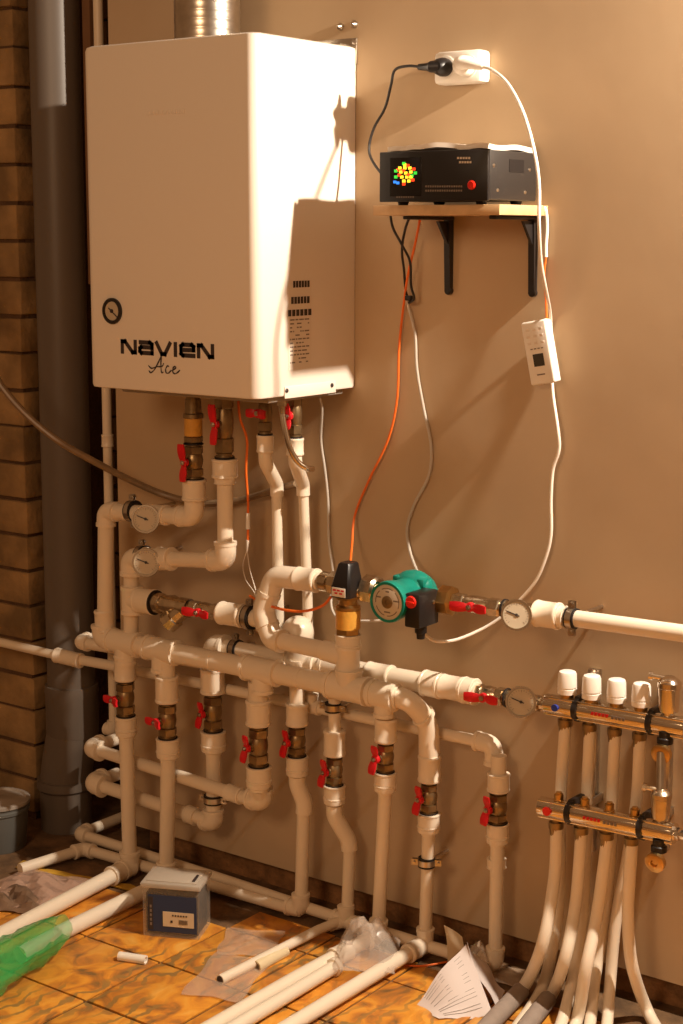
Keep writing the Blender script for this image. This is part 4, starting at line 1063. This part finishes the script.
for x, y0, y1 in caps:
    b = P(x, y1 - 2, .075); r_ = rp(9.8, b); h = b.z; tz = P(x, y0 - .5, .075).z - b.z
    prof = [(0, r_ * .98), (tz * .22, r_), (tz * .24, r_ * .93), (tz * .28, r_ * .93), (tz * .30, r_ * 1.0), (tz * .85, r_ * .95), (tz * .96, r_ * .84), (tz, r_ * .6)]
    m = MB(); m.lathe(b, (0, 0, 1), prof, 32)
    m.mk('regulator_cap', 'white', tu)['label'] = 'white round cap'
    m = MB(); q = V((b.x, bu_(x).y, bu_(x).z)); m.lathe(V((b.x, b.y, b.z - .012)), (0, 0, 1), [(0, r_ * .7), (.014, r_ * .7)], 12); m.mk('cap_neck', 'brass', tu)
# connectors under both bars and flow inserts on the lower bar
utaps = [565.5, 590, 615, 640]; ltaps = [556.5, 581.5, 607, 632]; itaps = [558.5, 584.5, 609, 634.5]
def nut(t_, p, r_, L, mt='dullbrass', name='tube_nut'):
    m = MB(); m.lathe(p, (0, 0, -1), [(0, r_ * .75), (L * .25, r_ * .75), (L * .27, r_ * 1.1), (L * .62, r_ * 1.1), (L * .64, r_ * .95), (L, r_ * .9)], 12); m.mk(name, mt, t_)
for x in utaps: c = bu_(x); nut(tu, c - V((0, 0, ru * .8)), rp(6.8, c), .036)
for x in ltaps: c = bl_(x); nut(tl, c - V((0, 0, rl_ * .8)), rp(6.8, c), .036)
for x in itaps:
    c = bl_(x); m = MB(); m.lathe(c + V((0, 0, rl_ * .7)), (0, 0, 1), [(0, .011), (.006, .011), (.007, .009), (.018, .009), (.019, .006), (.022, .006)], 12); m.mk('lockshield', 'brass', tl)
# end groups: air vents and drain cocks
def vent(t_, c, h, r_, name='air_vent', mt='chrome'):
    m = MB(); m.lathe(c, (0, 0, 1), [(0, r_ * .55), (h * .12, r_ * .55), (h * .16, r_ * .9), (h * .30, r_ * .95), (h * .72, r_), (h * .74, r_ * 1.08), (h * .86, r_ * 1.08), (h * .92, r_ * .9), (h, r_ * .45)], 28)
    m.lathe(c + V((-.0, 0, h * .93)), V((-.9, -.3, .1)), [(0, .005), (r_ * 1.5, .005), (r_ * 1.5, .008), (r_ * 1.9, .008)], 10)
    m.mk(name, mt, t_)
c = bu_(668); vent(tu, c + V((0, 0, ru * .7)), P(668, 676, .075).z - c.z - ru * .7, rp(11, c))
c = bl_(660); vent(tl, c + V((0, 0, rl_ * .7)), P(661, 788, .115).z - c.z - rl_ * .7, rp(10, c), mt='nickel')
c = P(661, 770, .115); m = MB(); m.tube([P(661, 790, .115), P(661.5, 752, .10)], .009, 12); m.mk('vent_stem', 'steel', tl)
for t_, p in ((tu, P(665, 740, .085)), (tl, P(659, 848, .125))):
    m = MB(); m.lathe(p + V((0, 0, .018)), (0, 0, -1), [(0, .012), (.012, .012), (.014, .015), (.024, .015), (.026, .01)], 14); dcock = m.mk('drain_cock', 'black', t_)
    q = p + V((0, -.012, -.022)); m = MB(); m.lathe(q + V((0, .006, 0)), (0, -1, -.15), [(0, .016), (.002, .019), (.012, .019), (.014, .014), (.014, .007), (.010, .005)], 22); m.mk('drain_cap', 'brass', dcock)
m = MB(); c = bl_(675); m.lathe(c, dvl, [(0, .013), (.01, .013), (.012, .009), (.025, .009)], 8); m.mk('end_plug', 'chrome', tl)
# wall bracket uprights
for i, x in enumerate((579, 653)):
    q = P(x + 14, 700, .012); z1_ = P(x + 8, 668 + i * 14, .01).z; z0_ = P(x + 8, 850, .01).z
    m = MB(); m.bx(q.x - .012, q.x + .012, -.014, -.001, z0_, z1_, .002)
    m.lathe(V((q.x, -.014, z1_ - .008)), (0, -1, 0), [(0, .011), (.005, .011), (.008, .006)], 12); o = m.mk('manifold_bracket', 'steel', None, origin=V((q.x, 0, z0_))); tag(o, ('left' if i == 0 else 'right') + ' steel upright bracket on the wall behind the manifolds', 'bracket')

# tubes to the floor
def ftube(label, pts, rpx=6.3):
    sp_ = smooth(pts, 8); r = rp(rpx, sp_[0]); o = MB().tube(sp_, r, 18).mk('heating_tube', 'pp', None, origin=V(pts[-1])); tag(o, label, 'tube', 'white heating tubes below the manifolds'); return r
d0 = .115
fr = [
 [P(556.5, 822, d0), P(556.5, 836, d0), P(554, 882, d0 + .005), P(541.6, 947, .17), F(521, 991, .02), F(488, 1026, .018), F(430, 1085, .018)],
 [P(581.5, 828, d0), P(581, 841, d0), P(575.5, 905, d0 + .005), P(564, 962, .17), F(550, 997, .02), F(525, 1028, .018), F(470, 1090, .018)],
 [P(607, 836, d0), P(606, 850, d0), P(597, 915, d0 + .005), P(586, 968, .17), F(577, 1020, .02), F(564, 1050, .018), F(540, 1110, .018)],
 [P(632, 842, d0), P(631, 856, d0), P(628, 912, d0 - .01), P(632, 965, .10), F(648, 1012, .02), F(668, 1046, .018), F(700, 1100, .018)]]
labs = ['front heating tube at the far left, its end in a grey foam sleeve', 'second front heating tube, also ending in a grey foam sleeve', 'third front heating tube from the left, running straight to the lower edge', 'rightmost front heating tube, curving to the right at the floor']
for p_, l_ in zip(fr, labs): ftube(l_, p_)
d2 = .075
rr_ = [
 [P(565.5, 722, d2), P(564, 745, d2), P(561, 790, d2 - .015), P(560, 850, d2 - .02), P(559, 905, d2 - .01), P(552, 950, .10), F(541, 990, .02), F(515, 1030, .018), F(460, 1100, .018)],
 [P(590, 727, d2), P(589, 750, d2), P(587, 795, d2 - .015), P(586, 845, d2 - .02), P(583, 912, d2 - .01), P(575, 968, .10), F(561, 1024, .02), F(545, 1050, .018), F(510, 1110, .018)],
 [P(615, 731, d2), P(614, 755, d2), P(612, 800, d2 - .015), P(610, 870, d2 - .02), P(601, 942, d2 - .005), P(595, 978, .10), F(590, 1024, .02), F(583, 1055, .018), F(570, 1120, .018)],
 [P(640, 736, d2), P(639, 758, d2), P(636, 805, d2 - .015), P(626, 865, d2 - .02), P(616, 920, d2 - .01), P(610, 985, .09), F(607, 1026, .02), F(603, 1060, .018), F(595, 1120, .018)]]
labs = ['rear heating tube from under the first white cap', 'rear heating tube from under the second white cap', 'rear heating tube from under the third white cap', 'rear heating tube from under the fourth white cap']
for p_, l_ in zip(rr_, labs): ftube(l_, p_, 6.0)
for (a, b, l) in ((F(521, 991, .022), F(488, 1026, .02), 'left grey foam sleeve around a heating tube on the floor'), (F(548, 999, .022), F(524, 1030, .02), 'right grey foam sleeve around a heating tube on the floor')):
    m = MB(); dd = (b - a).normalized(); r = rp(9, a); m.lathe(a, dd, [(0, r * .72), (0, r * .97), (.004, r), (.25, r), (.25, r * .7)], 24); o = m.mk('foam_sleeve', 'foamgrey', None, origin=a); tag(o, l, 'insulation', 'grey foam sleeves')

# ================================================================== CLEAR BOX, TUB AND RUBBISH ON THE FLOOR
c0 = F(144, 937, 0); c1 = F(199, 942, 0); xx = (c1 - c0); xx.z = 0; WB = xx.length; xx.normalize(); yy = V((-xx.y, xx.x, 0)); HB = .112; DB = .085
zu = V((0, 0, 1)); bc = c0 + xx * WB / 2 + yy * DB / 2; fz0 = FZ + .005
t = thing('storage_box', 'clear plastic box of screws with a dark blue label, standing on the orange floor', 'box', V((bc.x, bc.y, fz0)))
m = MB()
for (o_, s_) in (((0, -DB / 2), (WB, .002)), ((0, DB / 2), (WB, .002))): m.box(bc + yy * o_[1] + zu * (.003 + HB / 2 + .002), (s_[0], s_[1], HB), (xx, yy, zu))
for sg in (-1, 1): m.box(bc + xx * sg * WB / 2 + zu * (.003 + HB / 2 + .002), (.002, DB, HB), (xx, yy, zu))
m.box(bc + zu * .0065, (WB, DB, .003), (xx, yy, zu)); m.mk('tub', 'clearbox', t)
m = MB(); m.box(bc + zu * (.008 + HB * .42), (WB - .006, DB - .006, HB * .84), (xx, yy, zu), .006); m.mk('screws', 'screws', t)
m = MB(); m.box(bc + zu * (HB + .009), (WB + .010, DB + .012, .012), (xx, yy, zu), .003); m.box(bc + zu * (HB + .016), (WB - .012, DB - .010, .003), (xx, yy, zu), .001)
ld_ = m.mk('lid', 'lidplastic', t)
m = MB(); m.box(bc + xx * WB * .38 + zu * (HB + .0185) - yy * .012, (.006, .035, .003), (xx, yy, zu), .001); m.mk('lid_tab', 'ink', ld_)
fo = bc - yy * (DB / 2 + .0015); m = MB(); m.box(fo + xx * .003 + zu * (HB * .52), (WB * .88, .0008, HB * .74), (xx, yy, zu)); lb = m.mk('front_label', 'navy', t)
m = MB(); m.box(fo - yy * .0008 + xx * .017 + zu * (HB * .42), (WB * .56, .0006, HB * .30), (xx, yy, zu)); pt = m.mk('label_patch', 'labelw', lb)
m = MB(); q = fo - yy * .0015 + xx * .017 + zu * (HB * .42)
for i in range(6): m.box(q + xx * (-.012 + i * .006) + zu * .009, (.0035, .0004, .0035), (xx, yy, zu))
for i in range(9): m.box(q + xx * (.002 + i * .0022) - zu * .005, (.0011, .0004, .010), (xx, yy, zu))
m.box(q - xx * .015 - zu * .005, (.005, .0004, .005), (xx, yy, zu)); m.mk('label_print', 'ink', pt)
m = MB(); q = fo - yy * .0008 - xx * (WB * .36)
m.box(q + zu * (HB * .52), (.010, .0004, HB * .66), (xx, yy, zu))
m.mk('label_band', 'ink', lb); m = MB()
for i in range(5): m.box(q - yy * .0006 + zu * (HB * .3 + i * .010), (.004, .0004, .006), (xx, yy, zu))
m.mk('side_lettering', 'inkgrey', lb)

# paint tub at the left edge
tc_ = F(-2, 845, 0); tr = rp(32, tc_); th_ = .118
t = thing('paint_tub', 'grey-blue round tub with pale lid at the left edge of the floor', 'tub', tc_)
m = MB(); m.lathe(tc_, (0, 0, 1), [(0, tr * .86), (.004, tr * .88), (th_ * .8, tr * .97), (th_ * .82, tr * 1.02), (th_ * .88, tr * 1.02), (th_ * .9, tr * .98), (th_, tr * .98)], 40); m.mk('tub', 'tub', t)
m = MB(); m.lathe(tc_ + V((0, 0, th_ * .96)), (0, 0, 1), [(0, tr * 1.0), (.001, tr * 1.04), (.008, tr * 1.04), (.010, tr), (.010, tr * .9), (.006, tr * .86), (.006, tr * .4), (.009, tr * .3)], 40); m.mk('lid', 'tublid', t)

def crumple(c, size, ax, th=.0012, n=14, amp=.012, seed=1, up=V((0, 0, 1)), prof=None):
    rnd = random.Random(seed); u, w = ax; g = []
    ph = [rnd.uniform(0, 6) for _ in range(8)]
    for i in range(n):
        row = []
        for j in range(n):
            a, b = i / (n - 1) * 2 - 1, j / (n - 1) * 2 - 1
            e = 1 + .05 * math.sin(5 * b + ph[0]) + .05 * math.sin(4 * a + ph[1])
            h = amp * (abs(math.sin(3.1 * a + ph[2] + 2.3 * b)) + abs(math.sin(5.3 * b + ph[3] - 3 * a)) * .7 + rnd.random() * .45)
            h *= max(.06, 1 - .85 * max(abs(a), abs(b)) ** 2)
            if prof: h += prof(a, b)
            row.append(c + u * (a * size[0] * e / 2) + w * (b * size[1] * e / 2) + up * (h + .004))
        g.append(row)
    return g
def film(name, label, cat, c, size, ang, mt, amp, seed, th=.0012, prof=None, n=14):
    u = V((math.cos(ang), math.sin(ang), 0)); w = V((-u.y, u.x, 0)); m = MB(); m.sheet(crumple(c, size, (u, w), th, n, amp, seed, prof=prof), th)
    o = m.mk(name, mt, None, 12, origin=c); tag(o, label, cat); return o
film('plastic_film', 'crumpled clear film heaped over the pipe ends beside the seventh drop pipe', 'film', F(366, 958, .02), (.13, .16), .5, 'bag', .030, 3, prof=lambda a, b: .035 * (1 - a * a) * (1 - b * b))
film('plastic_film', 'pinkish crumpled film in the left corner by the tub', 'film', F(36, 893, .004), (.20, .20), .2, 'pinkfilm', .018, 8)
film('plastic_film', 'flat milky film square lying behind the thin open-ended pipe', 'film', F(250, 945, .004), (.12, .13), .5, 'film', .006, 5)
film('plastic_film', 'flat milky film under the open end of the thin pipe', 'film', F(228, 978, .004), (.12, .20), .35, 'film', .005, 6)
film('dusty_cloth', 'dusty brown cloth lump behind the paint tub', 'cloth', F(6, 800, .0), (.16, .14), .2, 'rag', .07, 11, th=.004, prof=lambda a, b: .09 * (1 - a * a) * (1 - b * b))
film('rubble_sheet', 'crumpled grey-brown scrap under the pipe at the left edge', 'scrap', F(18, 905, .0), (.16, .12), .4, 'rag', .022, 12, th=.003)
# torn yellow edge strips near the left wall
m = MB()
for (a, b) in ((F(18, 867, .003), F(150, 893, .003)), (F(20, 866, .003), F(85, 852, .003))):
    dd = (b - a).normalized(); n_ = V((-dd.y, dd.x, 0)); g = [[a.lerp(b, i / 12) + n_ * (.010 + .004 * math.sin(i * 2.1)) + V((0, 0, .004 * abs(math.sin(i * 1.7)))), a.lerp(b, i / 12) - n_ * (.008 + .003 * math.sin(i * 1.3))] for i in range(13)]; m.sheet(g, .003)
o = m.mk('edge_strip', 'yellowtrim', None, origin=F(40, 870, 0)); tag(o, 'torn yellow edge strip of the floor boards by the left corner', 'strip')

# papers
def paper(label, pts, seed, rows=10, mt='paper', fold=.0):
    """pts: 4 corners a b c d; bilinear sheet with slight curl"""
    a, b, c, d = pts; g = []
    nrm = (b - a).cross(d - a).normalized()
    for i in range(rows):
        u = i / (rows - 1); row = []
        for j in range(rows):
            v = j / (rows - 1); p = a * (1 - u) * (1 - v) + b * u * (1 - v) + c * u * v + d * (1 - u) * v
            row.append(p + nrm * (.006 * math.sin(u * 7 + seed) * math.sin(v * 3 + seed) + fold * math.sin(u * PI)))
        g.append(row)
    m = MB(); m.sheet(g, .0006); return m, g, nrm
t = thing('instruction_leaflet', 'folded printed paper leaflet standing like a tent on the orange floor', 'paper', F(450, 1000, 0))
m, g, nr = paper('', [F(414, 1006, .004), P(465, 943, .155), F(494, 1016, .005), F(440, 1020, .004)], 1); g1, n1 = g, nr; m.mk('front_leaf', 'paper', t)
m, g, nr = paper('', [P(465, 943, .155), F(496, 1012, .004), F(506, 990, .006), P(472, 950, .12)], 2); m.mk('back_leaf', 'paper', t)
m = MB()
for v in range(1, 15):
    vv = v / 16; us = [k / 10 for k in range(2, 9)]
    def pq(u, w_):
        x_, y_ = u * 9, w_ * 9; a_, b_ = min(int(x_), 8), min(int(y_), 8); fx, fy = x_ - a_, y_ - b_
        return (g1[a_][b_] * (1 - fx) + g1[a_ + 1][b_] * fx) * (1 - fy) + (g1[a_][b_ + 1] * (1 - fx) + g1[a_ + 1][b_ + 1] * fx) * fy
    sg = 1 if n1.dot(CT - g1[4][4]) > 0 else -1
    if v % 4: m.tube([pq(.16 + .3 * random.random() * (v % 3 == 0), vv) + n1 * sg * .0012 - (n1 * .0006 if sg < 0 else n1 * 0), pq(.5, vv) + n1 * sg * .0012, pq(.86, vv) + n1 * sg * .0012], .00045, 4)
m.mk('print_lines', 'inkgrey', t)
t = thing('paper_flap', 'small folded paper standing beside the leaflet, in front of the last drop pipe', 'paper', F(460, 965, 0))
m, g, nr = paper('', [F(448, 968, .003), P(444, 925, .10), P(462, 937, .085), F(468, 976, .003)], 3, fold=.004); m.mk('leaf', 'labelw', t)
film('cellophane_scrap', 'small crumpled cellophane between the leaflet and the last drop pipe', 'film', F(478, 972, .01), (.07, .08), .4, 'bag', .022, 15, prof=lambda a, b: .02 * (1 - a * a))
film('plastic_film', 'thin film ring around the foot of the last drop pipe', 'film', F(494, 975, .003), (.12, .08), .2, 'film', .006, 16)
# green bottle
a = F(64, 934, .03); b = F(-14, 985, .045); dd = (b - a).normalized(); L = (b - a).length * 1.5
rnd = random.Random(5)
m = MB(); u, w = frame(dd); rings = []; ns, nk = 22, 26; rb = rp(20, a)
prof = lambda f: rb * (.52 + .48 * min(1, f * 4.5)) if f < .25 else rb * (1 + .06 * math.sin(f * 30))
for i in range(ns):
    f = i / (ns - 1); ring = []
    for k in range(nk):
        an = 2 * PI * k / nk; r_ = prof(f) * (1 + .10 * math.sin(3 * an + f * 9) + .09 * rnd.uniform(-1, 1))
        p = a + dd * (f * L) + u * math.cos(an) * r_ + w * math.sin(an) * r_ + V((0, 0, rb * .45)); p.z = max(p.z, FZ + .006); ring.append(m.bm.verts.new(p))
    rings.append(ring)
for i in range(ns - 1):
    for k in range(nk): m._f([rings[i][k], rings[i][(k + 1) % nk], rings[i + 1][(k + 1) % nk], rings[i + 1][k]])
m._f(rings[-1]); o = m.mk('plastic_bottle', 'bottle', None, 12, origin=a); tag(o, 'crumpled green plastic bottle slipped over a white pipe end', 'bottle')
# thin sticks / cables on the floor
cable([F(312, 1010, .006), F(340, 990, .006), F(372, 972, .006), F(372, 970, .006)], .0025, 'brownhose', 'thin_rod', 'thin brown rod beside the long pipe of the eighth drop pipe', 'rod')
cable([F(392, 964, .006), F(420, 966, .006), F(447, 962, .006)], .0022, 'orange', 'orange_scrap_wire', 'short orange wire scrap on the floor beside the small folded paper', 'wire')

# ================================================================== LIGHT, WORLD, CAMERA
def lamp(loc, power, col, rad):
    l = bpy.data.lights.new('work_lamp', 'POINT'); l.energy = power; l.color = col; l.shadow_soft_size = rad
    o = bpy.data.objects.new('work_lamp', l); COL.objects.link(o); o.location = loc; return o
LP = V((1.95, -.09, 1.08))
lamp(LP, 285, (1, .85, .68), .022)
al = bpy.data.lights.new('bounce_fill', 'AREA'); al.shape = 'DISK'; al.size = .9; al.energy = 30; al.color = (1, .64, .37)  # unseen soft fill, added to stand for light bounced around the room
ao = bpy.data.objects.new('bounce_fill', al); COL.objects.link(ao); ao.location = (1.2, -3.6, 1.15); ao.rotation_euler = (V((.3, 0, .2)) - V((1.2, -3.6, 1.15))).to_track_quat('-Z', 'Y').to_euler()
w = bpy.data.worlds.new('room'); SC.world = w; w.use_nodes = True
bg = w.node_tree.nodes['Background']; bg.inputs[0].default_value = (1, .47, .19, 1); bg.inputs[1].default_value = .235

cam = bpy.data.cameras.new('camera'); co = bpy.data.objects.new('camera', cam); COL.objects.link(co)
Rm = Matrix((CR, -CD, -CF)).transposed(); co.matrix_world = Matrix.Translation(CT) @ Rm.to_4x4()
cam.sensor_fit = 'VERTICAL'; cam.sensor_height = 36; cam.lens = 36 * FPX / 1024; cam.clip_start = .05
SC.camera = co
for o in bpy.data.objects:
    if '_o' in o: del o['_o']
SC.view_settings.view_transform = 'Standard'; SC.view_settings.look = 'None'; SC.view_settings.gamma = 1; SC.view_settings.use_curve_mapping = False
SC.view_settings.exposure = 0.0
SC.cycles.use_denoising = True
